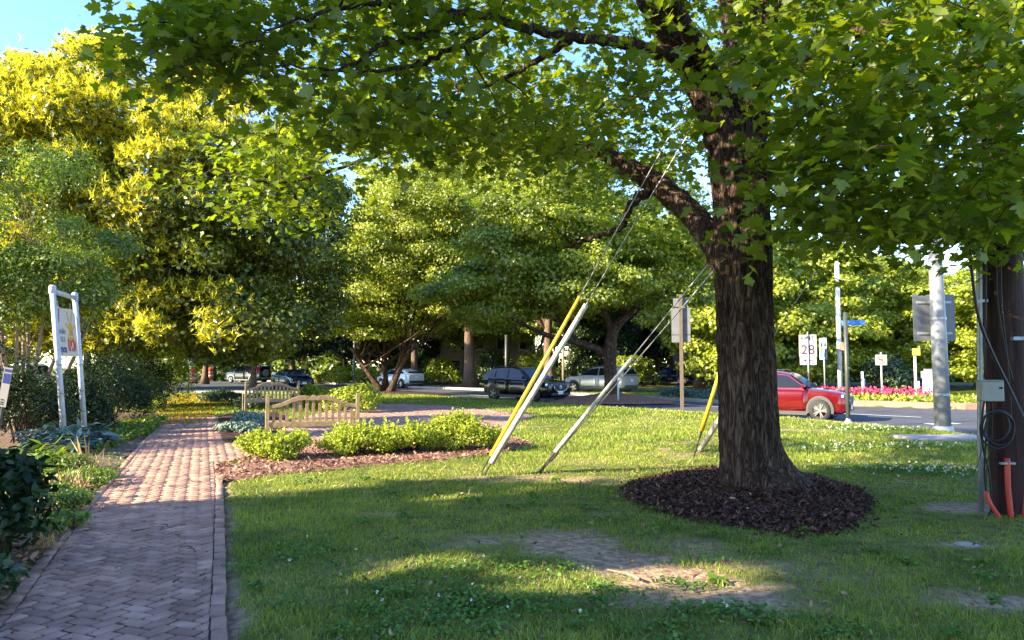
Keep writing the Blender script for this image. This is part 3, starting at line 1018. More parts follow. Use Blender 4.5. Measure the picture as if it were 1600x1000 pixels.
# litter and twigs on the bricks
xy = scatter_in(PATH, 1000, rg)
flat_scatter("path_litter", xy, .027, .028, 'chip', M['brownleaf'], "small dead leaf scraps on the brick path", rg, .25)
mb = MB()
for px, py in [(250, 828), (262, 822), (280, 838), (300, 855), (312, 900), (318, 905), (305, 862), (205, 830), (270, 910), (330, 735), (265, 760)]:
    p = ground(px, py, .035)
    a = rg.uniform(0, PI); L = rg.uniform(.06, .2)
    q = [p, p + Vector((math.cos(a), math.sin(a), .06)) * L * .5, p + Vector((math.cos(a + .4), math.sin(a + .4), .02)) * L]
    mb.tube(q, [.005, .004, .002], 5)
tag(mb.build("fallen_twigs", M['twig']), "dark twigs lying on the brick path", kind='stuff')
# petals
PET = [(-8.6, 20.0), (-9.4, 23.5), (-11.0, 27.5), (-15.0, 42.0), (-19.0, 42.0), (-13.0, 27), (-11.2, 23.5), (-9.9, 20.5)]
bed("petal_path", [(-9.4, 23.2), (-11.2, 28), (-15.2, 42.2), (-19.4, 42.2), (-13.0, 28), (-11.1, 23.2)], M['petalsoil'], "far end of the path covered in yellow petals", .008, .25)
bed("petal_ground", [(-13.0, 18.5), (-19, 19.5), (-28, 34), (-18, 33)], M['petalsoil'], "yellow petal covered ground behind the small tilted sign", .008, .4)
xy = scatter_in(PET, 9000, rg)
flat_scatter("fallen_petals", xy, .04, .05, 'rhomb', M['petal'], "yellow petals fallen on the far path", rg)
xy = scatter_in([(-13.0, 18.5), (-19, 19.5), (-27, 33), (-18, 32)], 7000, rg)
flat_scatter("fallen_petals", xy, .035, .06, 'rhomb', M['petal'], "yellow petals fallen behind the multi stemmed tree", rg)

# ------------------------------------------------------------------ grass
def make_grass():
    rng = np.random.default_rng(77)
    bands = [(2.6, 4.4, 3600, .0042, .046), (4.4, 6, 3500, .0046, .046), (6, 9, 2200, .0060, .046), (9, 14, 1100, .009, .048), (14, 22, 420, .015, .06), (22, 46, 110, .030, .075)]
    PX = []; PY = []; Wd = []; H = []
    for y0, y1, rho, wd, h in bands:
        area = (y1 - y0) * (.76 * (y0 + y1) + 1.6)
        n = int(area * rho)
        y = rng.uniform(y0, y1, n)
        x = rng.uniform(-1, 1, n) * (.76 * y + .8)
        k = np.ones(n, bool)
        for poly, mrg in ((PATH, .06), (PLAZA, .05), (ROAD, .05), (MOUND, -.04), (MULCH_SHRUB, -.05), (MULCH_LAMB, 0), (LEFTBED, 0), (ROAD2, .1)):
            k &= sdist(x, y, poly) > mrg + (vnoise(x, y, .15, 41) - .5) * .12
        k &= ~((x < -8) & (y > 14) & (x < -.55 * y))          # planted side
        k &= np.hypot(x - b955.x, (y - b955.y) * 1.75) > 2.8
        bb = bareness(x, y)
        k &= rng.random(n) > bb * 1.25
        x, y, bb = x[k], y[k], bb[k]
        PX.append(x); PY.append(y)
        Wd.append(wd * rng.uniform(.7, 1.3, len(x)))
        tuft = .75 + .5 * vnoise(x, y, .22, 51) * (0.6 + .8 * vnoise(x, y, 1.1, 52))
        H.append(h * tuft * rng.uniform(.6, 1.4, len(x)) * (1 - .5 * bb))
    x = np.concatenate(PX); y = np.concatenate(PY); wd = np.concatenate(Wd); h = np.concatenate(H)
    N = len(x)
    a = rng.uniform(0, 2 * PI, N)
    lean = rng.uniform(.2, 1.1, N) * h
    la = a + PI / 2 + rng.normal(0, .6, N)
    lx, ly = np.cos(la) * lean, np.sin(la) * lean
    sx, sy = np.cos(a) * wd / 2, np.sin(a) * wd / 2
    z0 = np.full(N, -.012)
    v = np.empty((N, 5, 3))
    v[:, 0] = np.stack([x - sx, y - sy, z0], -1)
    v[:, 1] = np.stack([x + sx, y + sy, z0], -1)
    v[:, 2] = np.stack([x - sx * .8 + lx * .35, y - sy * .8 + ly * .35, z0 + h * .62], -1)
    v[:, 3] = np.stack([x + sx * .8 + lx * .35, y + sy * .8 + ly * .35, z0 + h * .62], -1)
    v[:, 4] = np.stack([x + lx, y + ly, z0 + h], -1)
    tt = np.array([(0, 1, 3), (0, 3, 2), (2, 3, 4)])
    T = (tt[None] + (np.arange(N) * 5)[:, None, None]).reshape(-1, 3)
    tint = np.clip(rng.normal(.42, .2, N) + (vnoise(x, y, .9, 53) - .5) * .6 + (vnoise(x, y, .25, 54) - .5) * .3, 0, 1)
    o = raw_mesh("grass", v.reshape(-1, 3), T, M['grass'], tint=np.repeat(tint, 5))
    tag(o, "short mown grass blades covering the lawn", kind='stuff')
    print("grass blades", N)
    # straw coloured dead blades
    k = rng.random(N) < .035
    xs, ys = x[k], y[k]
    pos = np.stack([xs, ys, np.full(len(xs), .01)], -1)
    d = rng.normal(size=(len(xs), 3)); d[:, 2] = np.abs(d[:, 2]) * .35
    o = leaves("straw", pos, rng.normal(size=(len(xs), 3)), .05 * rng.uniform(.5, 1.4, len(xs)) * (1 + (ys > 9)), 'spike', M['dry'], dirs=d, rng=rng)
    tag(o, "dry straw coloured blades among the grass", kind='stuff')
make_grass()

def clover(name, spots, label, n_each, fl=0):
    rng = np.random.default_rng(91)
    P = []; FL = []
    for px, py, rx, ry in spots:
        c = ground(px, py)
        q = rng.normal(0, .5, (n_each, 2)) * np.array((rx, ry)) + np.array((c.x, c.y))
        P.append(q)
        if fl: FL.append(rng.normal(0, .55, (fl, 2)) * np.array((rx, ry)) + np.array((c.x, c.y)))
    P = np.concatenate(P)
    N = len(P)
    pos = np.concatenate([P, rng.uniform(.02, .06, (N, 1))], 1)
    nr = np.array((0, 0, 1.)) + rng.normal(0, .4, (N, 3))
    o = leaves(name, pos, nr, .028 * rng.uniform(.7, 1.4, N) * (1 + .06 * np.maximum(P[:, 1] - 6, 0)), 'oval', M['clover'], rng=rng, widen=np.full(N, 1.7))
    tag(o, label, kind='stuff')
    if fl:
        Q = np.concatenate(FL); n = len(Q)
        mm = []
        for k in range(7):
            pos = np.concatenate([Q, np.full((n, 1), .075)], 1)
            mm.append((pos, rand_dirs(n, rng)))
        pos = np.concatenate([a for a, b in mm]); d = np.concatenate([b for a, b in mm])
        sz = .015 * (1 + .07 * np.maximum(pos[:, 1] - 6, 0))
        o = leaves("clover_flowers", pos, rand_dirs(len(pos), rng), sz, 'rhomb', M['white_flower'], dirs=d, rng=rng)
        tag(o, "small white clover flower heads in the " + label.split(" in the ")[-1], kind='stuff')
clover("clover", [(640, 920, .9, .35), (760, 890, .7, .3), (870, 950, .6, .3), (470, 870, .35, .5), (700, 960, .7, .25), (1120, 960, .4, .2)], "low dark clover patches in the shaded foreground grass", 420, 3)
clover("clover", [(1440, 700, 1.6, .8), (1400, 735, 1.2, .6), (1300, 700, 1.4, .7), (1480, 740, .8, .6), (1350, 672, 1.5, .7)], "clover patches in the sunlit grass right of the maple", 700, 45)

sp = []
rs_ = np.random.default_rng(63)
for _ in range(70):
    sp.append((rs_.uniform(380, 1560), 1000 - 250 * rs_.random() ** 1.3, rs_.uniform(.06, .22), rs_.uniform(.05, .16)))
clover("lawn_weeds", sp, "small broadleaf weeds mixed in the shaded lawn", 60, 0)
q_ = np.stack([rs_.uniform(-1.5, 7, 1500), rs_.uniform(3.6, 12, 1500)], -1)
q_ = q_[~inpoly(q_[:, 0], q_[:, 1], PATH)]
flat_scatter("lawn_litter", q_, .045, .035, 'oval', M['brownleaf'], "scattered dead leaf bits on the lawn", rs_, .6)

# plantain-like weeds (flat rosettes)
rngw = np.random.default_rng(14)
for i, (px, py, lab) in enumerate([(1180, 972, "flat broadleaf weed on the bare earth below the mulch ring"), (1120, 908, "small weed at the edge of the sunlit bare patch"), (740, 940, "low leafy weed in the shaded clover")]):
    c = ground(px, py, .01)
    r = thing("weed_plant", lab, "weed", c)
    n = 22
    d = rand_dirs(n, rngw); d[:, 2] = np.abs(d[:, 2]) * .45 + .1
    leaves("foliage", np.zeros((n, 3)) + np.array((0, 0, .01)), np.array((0, 0, 1.)) + rngw.normal(0, .2, (n, 3)), .11 * rngw.uniform(.6, 1.2, n), 'oval', M['fresh'], r, dirs=d, rng=rngw)

# ================================================================== TREES
def smooth_path(ctrl, k=6):
    """Catmull-Rom through (point, radius) control list"""
    P = [Vector(p) for p, r in ctrl]; R = [r for p, r in ctrl]
    out = []; ro = []
    n = len(P)
    for i in range(n - 1):
        p0 = P[max(i - 1, 0)]; p1 = P[i]; p2 = P[i + 1]; p3 = P[min(i + 2, n - 1)]
        for j in range(k):
            t = j / k
            a = 2 * p1; b = p2 - p0; c = 2 * p0 - 5 * p1 + 4 * p2 - p3; d = -p0 + 3 * p1 - 3 * p2 + p3
            out.append((a + b * t + c * t * t + d * t ** 3) * .5)
            ro.append(R[i] + (R[i + 1] - R[i]) * t)
    out.append(P[-1]); ro.append(R[-1])
    return out, ro

def bark_tube(pts, rad, n, seed, depth, base_flare=0.0, origin=Vector((0, 0, 0))):
    """limb with vertical furrows; optional root flare at its foot"""
    vs = []; fs = []
    a = None; s = 0
    for i, p in enumerate(pts):
        t = (pts[min(i + 1, len(pts) - 1)] - pts[max(i - 1, 0)]).normalized()
        if a is None: a = (Vector((1, 0, 0)) - t * t.x).normalized()
        a = (a - t * a.dot(t)).normalized()
        b = t.cross(a)
        if i: s += (p - pts[i - 1]).length
        for k in range(n):
            th = 2 * PI * k / n
            c, sn = math.cos(th), math.sin(th)
            warp = noise.noise((c * 1.3 + seed, sn * 1.3, s * .8)) * .5
            th2 = th + warp
            q = Vector((math.cos(th2) * 6.2, math.sin(th2) * 6.2, s * 1.5 + seed))
            f1 = 1 - 2 * abs(noise.noise(q))
            f2 = noise.noise((c * 14, sn * 14, s * 3.2 + seed))
            f3 = noise.noise((c * 1.2, sn * 1.2, s * .7 + seed * 2))
            r = rad[i] * (1 + .07 * f3) + depth * (f1 * 1.3 - .5) + depth * .5 * f2
            if base_flare:
                fl = math.exp(-s / .24)
                lob = .55 + .45 * math.cos(5 * th + 1.1 + .6 * math.sin(2 * th)) + .25 * math.cos(9 * th)
                r += base_flare * fl * (0.62 + .45 * max(lob, 0)) + base_flare * .10 * math.exp(-s / .8)
            vs.append(p + (a * c + b * sn) * r - origin)
    for i in range(len(pts) - 1):
        for k in range(n):
            k2 = (k + 1) % n
            fs.append((i * n + k, i * n + k2, (i + 1) * n + k2, (i + 1) * n + k))
    fs.append(tuple((len(pts) - 1) * n + k for k in range(n)))
    mb = MB(); mb.add(vs, fs)
    return mb

def project_(p):
    vx, vy, vz = p[0], p[1], p[2] - CAMZ
    cc, ss = math.cos(PITCH), math.sin(PITCH)
    f = vy * cc + vz * ss; u = -vy * ss + vz * cc
    return 800 + F * vx / f, 500 - F * u / f

def big_maple():
    rng = np.random.default_rng(23)
    base = Vector((TREE.x, TREE.y, 0))
    root = thing("maple_tree", "large shade maple with deeply furrowed bark in the dark mulch ring on the lawn", "tree", base)
    B = lambda px, py, Y: at(px, py, Y)
    ctrl = [(Vector((TREE.x + .0, TREE.y, .10)), .335), (B(1171, 690, 9.0), .325), (B(1167, 600, 9.0), .325), (B(1162, 480, 9), .325), (B(1160, 400, 9), .335), (B(1158, 320, 9), .32), (B(1153, 250, 9), .34), (B(1148, 190, 9), .34)]
    p, r = smooth_path(ctrl, 26)
    mb = bark_tube(p, r, 150, 3.7, .022, .24, base)
    mb.build("trunk", M['bark'], root, smooth=True, fixn=False)
    LIMBS = [
        # (px, py, Y, r)
        [(1140, 215, 9, .30), (1105, 140, 8.8, .22), (1060, 60, 8.5, .19), (1015, -10, 8.2, .17), (985, -120, 8, .13), (960, -300, 8, .08), (950, -480, 8, .03)],
        [(1160, 215, 9, .30), (1185, 90, 9, .21), (1205, -40, 8.8, .18), (1240, -220, 8.6, .13), (1260, -480, 8.4, .05)],
        [(1150, 200, 9.1, .26), (1150, 60, 9.7, .17), (1120, -100, 10.2, .13), (1080, -350, 10.6, .05)],
        [(1150, 425, 9.05, .26), (1112, 372, 9.2, .17), (1072, 325, 9.6, .155), (1030, 290, 10.0, .15), (980, 262, 10.3, .135), (930, 234, 10.6, .095), (860, 230, 10.9, .055), (780, 226, 11.1, .042), (700, 208, 11.2, .032), (620, 222, 11.1, .022), (520, 235, 10.8, .014)],
        [(1030, 290, 10.0, .09), (990, 315, 10.1, .06), (970, 355, 10.2, .045), (925, 372, 10.3, .03), (880, 388, 10.4, .012)],
        [(1085, 95, 8.6, .10), (1020, 78, 8.1, .075), (950, 64, 7.6, .062), (880, 54, 7.2, .052), (820, 44, 6.9, .046), (750, 22, 6.6, .038), (690, 20, 6.3, .034), (620, 10, 6.0, .026), (560, 8, 5.7, .02), (470, 30, 5.4, .012), (380, 70, 5.2, .006)],
        [(710, 24, 6.35, .03), (660, 55, 6.1, .025), (600, 68, 5.8, .02), (555, 98, 5.6, .014), (480, 130, 5.4, .008)],
        [(770, 40, 6.7, .028), (690, 85, 6.4, .022), (640, 103, 6.1, .018), (555, 112, 5.7, .012), (430, 100, 5.3, .006)],
        [(900, 58, 7.3, .045), (830, 100, 7.6, .03), (770, 130, 7.8, .022), (690, 150, 8.0, .012)],
        [(700, 208, 11.2, .035), (600, 240, 11, .03), (500, 272, 10.8, .022), (420, 285, 10.5, .016), (330, 262, 10.3, .009)],
        [(1190, 130, 9, .15), (1290, 70, 8.6, .10), (1420, 30, 8.2, .08), (1540, 36, 7.7, .055), (1660, 20, 7.3, .03)],
        [(1180, 275, 9.1, .13), (1260, 238, 9.8, .085), (1350, 192, 10.4, .07), (1440, 160, 11, .05), (1530, 120, 11.8, .03)],
        [(1200, 60, 8.9, .10), (1260, 112, 8.0, .05), (1300, 116, 7.4, .035), (1350, 86, 6.9, .025), (1400, 40, 6.4, .014)],
        [(1170, 180, 8.8, .12), (1200, 40, 7.6, .08), (1210, -150, 6.3, .055), (1190, -420, 5.2, .03)],
        [(1120, 120, 8.7, .12), (1010, -60, 7.2, .08), (880, -260, 6.0, .05), (720, -420, 5.3, .03)],
        [(1290, 150, 9.2, .022), (1291, 210, 9.2, .02), (1292, 270, 9.2, .016)],
        [(1440, 160, 11, .045), (1470, 210, 11.2, .03), (1520, 260, 11.3, .02)],
    ]
    nodes = []
    for i, L in enumerate(LIMBS):
        c = [(B(px, py, Y), rr) for px, py, Y, rr in L]
        p, r = smooth_path(c, 8)
        p = [q + Vector(tuple(rng.normal(0, .012, 3))) for q in p]
        mb = bark_tube(p, r, 28 if r[0] > .1 else 12, i * 3.1, .008 if r[0] > .1 else .002, 0, base)
        mb.build("limb", M['bark'], root, smooth=True, fixn=False)
        nodes += [(q, rr) for q, rr in zip(p, r)][4:]
    NP = np.array([tuple(q) for q, rr in nodes])
    vis = []     # limbs the photograph shows bare, as (px, py, depth)
    for li in (0, 3, 4, 5, 6, 7, 8):
        for px, py, Y, rr in LIMBS[li]:
            vis.append((px, py, Y))
    def hides(px, py, Y):
        for li, wd in ((0, 46), (3, 60), (4, 30), (5, 26), (6, 20), (7, 20), (8, 16)):
            L = LIMBS[li]
            if li == 3: L = L[:6]
            for (x1, y1, d1, _), (x2, y2, d2, _) in zip(L[:-1], L[1:]):
                dx, dy = x2 - x1, y2 - y1
                t = max(0, min(1, ((px - x1) * dx + (py - y1) * dy) / (dx * dx + dy * dy)))
                if math.hypot(px - x1 - dx * t, py - y1 - dy * t) < wd * (9 / Y) ** .5 + 14 and Y < d1 + (d2 - d1) * t + .1: return True
        return False
    # ---- spray centres
    bx_ = [150, 225, 285, 320, 380, 450, 520, 600, 700, 800, 900, 960, 1010, 1060, 1100, 1150, 1205, 1260, 1330, 1420, 1500, 1600, 1800]
    by_ = [-300, -120, 40, 130, 170, 200, 215, 225, 240, 250, 262, 270, 290, 330, 385, 350, 372, 392, 388, 382, 362, 365, 365]
    C = []
    c3 = np.array((TREE.x - .2, TREE.y - .1, 7.2))
    tries = 0
    while len(C) < 690 and tries < 60000:
        tries += 1
        Y = rng.uniform(4.6, 14.5)
        px = rng.uniform(140, 1820); py = rng.uniform(-330, 445)
        p = at(px, py, Y)
        q = np.array(tuple(p))
        d = (q - c3) / np.array((7.6, 6.4, 5.6))
        if d @ d > 1 or q[2] < 2.35: continue
        lim = np.interp(px, bx_, by_) - 16 - 3.5 * max(0, 8 - Y)
        if Y > 10 and 620 < px < 1100: lim += 25
        if px < 620 and Y > 7.5: lim -= 40
        if py > lim: continue
        if 1085 < px < 1215 and py > 150 and Y < 9.4 and rng.random() < .75: continue
        if 930 < px < 1120 and 170 < py < 400 and Y < 10.2 and rng.random() < .85: continue
        if py < -60 and rng.random() < .45: continue
        if hides(px, py, Y) and rng.random() < .8: continue
        C.append(q)
    # lit sprays on the far left branch
    for _ in range(20):
        t = rng.random()
        px = 270 + 240 * t; py = 235 + rng.uniform(-45, 145) * (.35 + .65 * t)
        C.append(np.array(tuple(at(px, py, rng.uniform(9.8, 11.8)))))
    for _ in range(18):
        C.append(np.array(tuple(at(rng.uniform(265, 350), rng.uniform(0, 105), rng.uniform(5.5, 6.4)))))
    for _ in range(40):   # drooping fringe to the right
        C.append(np.array(tuple(at(rng.uniform(1270, 1620), rng.uniform(290, 375), rng.uniform(6.0, 9.5)))))
    for _ in range(16):
        C.append(np.array(tuple(at(rng.uniform(470, 640), rng.uniform(135, 225), rng.uniform(6.2, 9.5)))))
    for _ in range(22):
        C.append(np.array(tuple(at(rng.uniform(640, 930), rng.uniform(170, 255), rng.uniform(8.0, 11)))))
    for _ in range(3):
        C.append(np.array(tuple(at(rng.uniform(1090, 1200), rng.uniform(250, 350), rng.uniform(7.6, 8.5)))))
    C = [q for q in C if not (1045 < project_(q)[0] < 1250 and 130 < project_(q)[1] < 470 and q[1] < 9.0 and rng.random() < .95)]
    C = np.array(C)
    order = np.argsort(np.linalg.norm(C - c3, axis=1))
    tw = MB()
    nodesP = list(NP); nodesR = [rr for q, rr in nodes]
    P = []; N = []; D = []; T = []
    for ci in order:
        c = C[ci]
        A = np.array(nodesP)
        dd = np.linalg.norm(A - c, axis=1) + .3 * np.maximum(0, A[:, 2] - c[2])
        j = int(np.argmin(dd))
        a = A[j]
        L = np.linalg.norm(c - a)
        pts = curve_pts(a, c, 5, .05, rng)
        r0 = min(nodesR[j] * .6, .008 + .006 * L)
        tw.tube([q - base for q in pts], [r0 * (1 - .75 * i / 5) for i in range(6)], 5, cap=False)
        for i, q in enumerate(pts[2:]):
            nodesP.append(np.array(tuple(q))); nodesR.append(r0 * (1 - .75 * (i + 2) / 5))
        ax = (c - a) / max(L, 1e-6)
        n = int(rng.uniform(40, 70))
        # sprays: flat, slightly drooping layers of leaves about side twigs
        u = rng.normal(0, 1, (n, 3)) * np.array((.34, .34, .11))
        u += ax * rng.uniform(-.5, .25, (n, 1)) * min(L, 1.0)
        q = c + u
        q[:, 2] -= .35 * np.hypot(u[:, 0], u[:, 1]) ** 2
        P.append(q)
        N.append(np.array((0, 0, 1.0)) + rng.normal(0, .48, (n, 3)))
        out = u * np.array((1, 1, .2)) + ax * .2
        dr = norm(out) + rng.normal(0, .45, (n, 3)); dr[:, 2] -= .45
        D.append(dr)
        T.append(np.clip(rng.normal(.45, .2, n) + rng.normal(0, .08), 0, 1))
        for k in range(3):
            e = q[int(rng.integers(n))]
            tw.tube([Vector(tuple(c)) - base, Vector(tuple((c + e) / 2 + np.array((0, 0, .02)))) - base, Vector(tuple(e)) - base], [.004, .003, .0015], 4, cap=False)
    P = np.concatenate(P)
    sz = rng.uniform(.068, .128, len(P))
    leaves("crown", P, np.concatenate(N), sz, 'maple', M['maple'], root, dirs=np.concatenate(D), tint=np.concatenate(T), rng=rng, origin=tuple(base))
    tw.build("twigs", M['twig'], root)
    print("maple leaves", len(P))
    return root
big_maple()

def raintree():
    rng = np.random.default_rng(5)
    base = Vector((-15.6, 29.2, 0))
    blobs = [((-13.4, 27.5, 8.3), (6.6, 5.5, 5.3), 260), ((-17.5, 27, 6.5), (3.2, 3.5, 4.8), 60), ((-10.4, 25.6, 3.3), (2.9, 1.3, .9), 26), ((-8.9, 28.5, 6.0), (2.4, 3.2, 3.4), 40), ((-12.0, 24.6, 7.5), (2.2, 1.4, 2.2), 22), ((-10.4, 29.5, 4.4), (3.4, 2.6, 2.3), 54), ((-15.5, 28, 4.6), (3.4, 2.5, 2.4), 44)]
    root = make_tree("flowering_tree", "tall spreading tree covered in yellow flower sprays beside the brick path", "tree", tuple(base), 5.0, .30, blobs, 1.05, 330, .16, M['golden'], M['bark2'], 'rhomb', 5, (1.4, -.4), 26, shell=.62)
    P, Nn, T, CC = crown_points(blobs, np.random.default_rng(5), 1.05, 330, .62)
    # flower panicles stand on the upper, outer faces of the clumps
    sunw = np.array((-.75, -.45, .65))
    out = norm(P - np.array((-13, 29, 6.0)))
    score = norm(Nn) @ norm(sunw[None])[0] * .5 + out @ norm(sunw[None])[0] * .8 + rng.normal(0, .18, len(P)) + (P[:, 2] > 9) * .15
    nz = vnoise(P[:, 0] + P[:, 2] * .7, P[:, 1] + P[:, 2], 1.5, 61)
    low = (P[:, 2] < 4.6) & (P[:, 1] < 27)
    k = (score + (nz - .5) * .9 + low * .36 + (P[:, 2] > 8.0) * .30 > .58)
    Q = P[k]; 
    sel = rng.permutation(len(Q))[:26000]; Q = Q[sel]
    m = 9
    n = len(Q)
    tipd = out[k][sel] * .5 + np.array((0, 0, .8)) + rng.normal(0, .25, (n, 3))
    pos = np.repeat(Q, m, 0) + rng.normal(0, .045, (n * m, 3))
    d = np.repeat(tipd, m, 0) + rng.normal(0, .55, (n * m, 3))
    leaves("blossom", pos, rng.normal(size=(n * m, 3)), rng.uniform(.10, .28, n * m), 'spike', M['blossom'], root, dirs=d, rng=rng, origin=tuple(base), widen=np.full(n * m, 2.0))
    print("panicles", n)
    # bare looping twigs in the dark hollow under the crown
    mb = MB()
    for i in range(26):
        px = rng.uniform(230, 330); py = rng.uniform(350, 470)
        a = at(px, py, 26.0 + rng.uniform(-.6, .6))
        b = a + Vector((rng.normal(0, .7), rng.normal(0, .3), -rng.uniform(.4, 1.3)))
        mb.tube([q - base for q in curve_pts(a, b, 6, .18, rng)], [.03, .026, .022, .02, .016, .012, .008], 5)
    mb.build("bare_twigs", M['bark_pale'], root)
raintree()

# multi-stemmed myrtle behind the board sign
make_tree("crape_myrtle", "multi stemmed slender tree with fine green leaves behind the white board sign", "tree", (-11.7, 17.8, 0), 3.6, .055,
          [((-12.0, 17.6, 4.7), (2.5, 2.0, 2.2), 60), ((-11.0, 17.2, 3.6), (1.7, 1.3, 1.2), 24), ((-13.6, 17.8, 3.6), (1.5, 1.5, 1.5), 18)], .62, 420, .085, M['myrtle'], M['bark_pale'], 'oval', 8, (0, 0), 26, stems=9, stem_spread=1.25, shell=.4)

# street maple with big low limb (px 955)
def street_maple():
    rng = np.random.default_rng(41)
    base = Vector((b955.x, b955.y, 0))
    Y = base.y
    blobs = [((3.2, Y, 8.0), (6.3, 5.0, 4.8), 140), ((-.5, Y - .5, 5.4), (3.4, 3, 2.2), 46), ((6.5, Y - 1, 6.3), (3.0, 3, 2.2), 34), ((1.5, Y - 2.5, 7), (4, 2, 3), 40)]
    root = thing("maple_tree", "street maple with a long low limb on the reddish mulch mound by the road", "tree", base)
    P, N, T, CC = crown_points(blobs, rng, 1.05, 640, .35, .42)
    # keep the trunk and the low limb free
    k = ~((P[:, 2] < 4.0) & (np.abs(P[:, 0] - 4.4) < 2.2)) & (P[:, 2] > 3.0)
    sd = np.array(tuple(-SUND))      # gaps that let the low sun through to the island signs
    for hx_, hy_, hz_2, r_ in ((13.4, 33.5, 2.0, .75), (13.4, 33.5, 2.7, .7), (15.6, 35.2, 1.0, .5), (15.6, 35.2, 2.2, .5), (15.6, 35.2, 3.4, .5), (16.6, 33.2, 1.9, .6), (17.2, 31.6, 1.5, .5), (14.5, 34.5, 2.2, .5)):
        v = P - np.array((hx_, hy_, hz_2)); al = v @ sd
        k &= ~((np.linalg.norm(v - al[:, None] * sd, axis=1) < r_) & (al > 0))
    leaves("crown", P[k], N[k], .135 * rng.uniform(.7, 1.3, k.sum()), 'star', M['tree_b'], root, tint=T[k], rng=rng, origin=tuple(base))
    def A(px, py, yy): return at(px, py, yy) - base
    c = [(Vector((0, 0, .15)), .36), (A(955, 600, Y), .29), (A(953, 570, Y), .27), (A(953, 550, Y), .30), (A(958, 520, Y), .23), (A(972, 500, Y), .2), (A(1000, 480, Y), .13), (A(1045, 455, Y - .5), .07)]
    p, r = smooth_path(c, 9)
    bark_tube(p, r, 40, 9.1, .02, .16).build("trunk", M['bark'], root, smooth=True, fixn=False)
    for L in ([(950, 556, Y, .22), (932, 545, Y, .17), (912, 538, Y - .2, .15), (880, 530, Y - .4, .13), (850, 522, Y - .6, .11), (815, 505, Y - .8, .08), (770, 480, Y - 1, .05), (720, 440, Y - 1, .025)],
              [(956, 530, Y, .2), (950, 500, Y, .14), (930, 460, Y, .11), (900, 400, Y, .07), (880, 330, Y, .03)],
              [(905, 536, Y - .2, .1), (880, 505, Y, .07), (850, 470, Y, .05), (830, 430, Y, .02)],
              [(965, 510, Y, .12), (985, 460, Y + .3, .09), (1000, 400, Y, .06), (1010, 330, Y, .03)],
              [(850, 522, Y - .6, .08), (840, 545, Y - 1, .04), (800, 552, Y - 1.2, .02)]):
        p, r = smooth_path([(A(a, b, yy), rr) for a, b, yy, rr in L], 7)
        bark_tube(p, r, 14, rng.uniform(0, 9), .006).build("limb", M['bark'], root, smooth=True, fixn=False)
    mb = MB()
    ends = CC[rng.permutation(len(CC))[:50]]
    for e in ends:
        e = Vector(tuple(e)) - base
        s = Vector((rng.normal(0, 1.2), 0, 5 + rng.uniform(-.8, 1.5)))
        mb.tube(curve_pts(s.lerp(e, .35), e, 5, .08, rng), [.05, .04, .03, .022, .015, .008], 5)
    mb.build("twigs", M['twig'], root)
street_maple()

# forked tree by the road (px 605)
make_tree("forked_tree", "wide low branching tree with forked trunk in front of the pale hatchback", "tree", (b605.x, b605.y, .12), 2.6, .17,
          [((-5.6, 43.5, 8.0), (6.6, 5, 5.6), 165), ((-9.5, 42.2, 5.0), (3.0, 2.6, 1.6), 36), ((-2.8, 42, 5.6), (3.6, 2.4, 2.2), 40), ((-5.6, 41.0, 9.0), (4.5, 2.4, 3.5), 40), ((-4.2, 45, 13.0), (5.6, 4, 3.8), 80)],
          1.15, 560, .15, M['tree_a'], M['bark'], 'rhomb', 21, (0, 0), 34, stems=4, stem_spread=1.9, flat=.42, shell=.38, filt=lambda P, r: (P[:, 2] > 3.1) | ((P[:, 2] > 2.5) & (P[:, 0] < -8.6)))

# trees standing further off: three prototypes, each copied with its own label
P0 = make_tree("broad_tree", "bright broad tree behind the route marker sign", "tree", (0, 0, 0), 4.5, .24,
               [((0, 0, 6.4), (4.6, 4.2, 3.9), 100), ((-.8, -2.6, 4.0), (4.0, 2, 1.8), 40), ((.5, -1.2, 1.9), (4.2, 2.2, 1.2), 26)], 1.1, 330, .21, M['tree_c'], M['bark2'], 'star', 61, nlimb=12, flat=.45, shell=.4)
P0.location = (19.2, 49, 0)
P1 = make_tree("dense_tree", "dark dense tree in the gap beyond the flowering tree", "tree", (0, 0, 0), 5.0, .26,
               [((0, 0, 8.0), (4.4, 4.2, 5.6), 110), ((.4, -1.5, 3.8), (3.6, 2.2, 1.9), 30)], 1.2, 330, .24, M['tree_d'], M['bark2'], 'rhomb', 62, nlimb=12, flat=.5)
P1.location = (-19.5, 66, 0)
P2_ = make_tree("tall_tree", "tall pale trunked tree nearest the brown roofed house", "tree", (0, 0, 0), 6.0, .30,
                [((0, 0, 9.0), (4.6, 4.2, 4.9), 110), ((-1.2, -1.8, 6.0), (3.6, 2.2, 2.0), 30)], 1.25, 330, .21, M['tree_b'], M['bark2'], 'star', 63, nlimb=14, flat=.45, shell=.4)
P2_.location = (14.4, 57, 0)
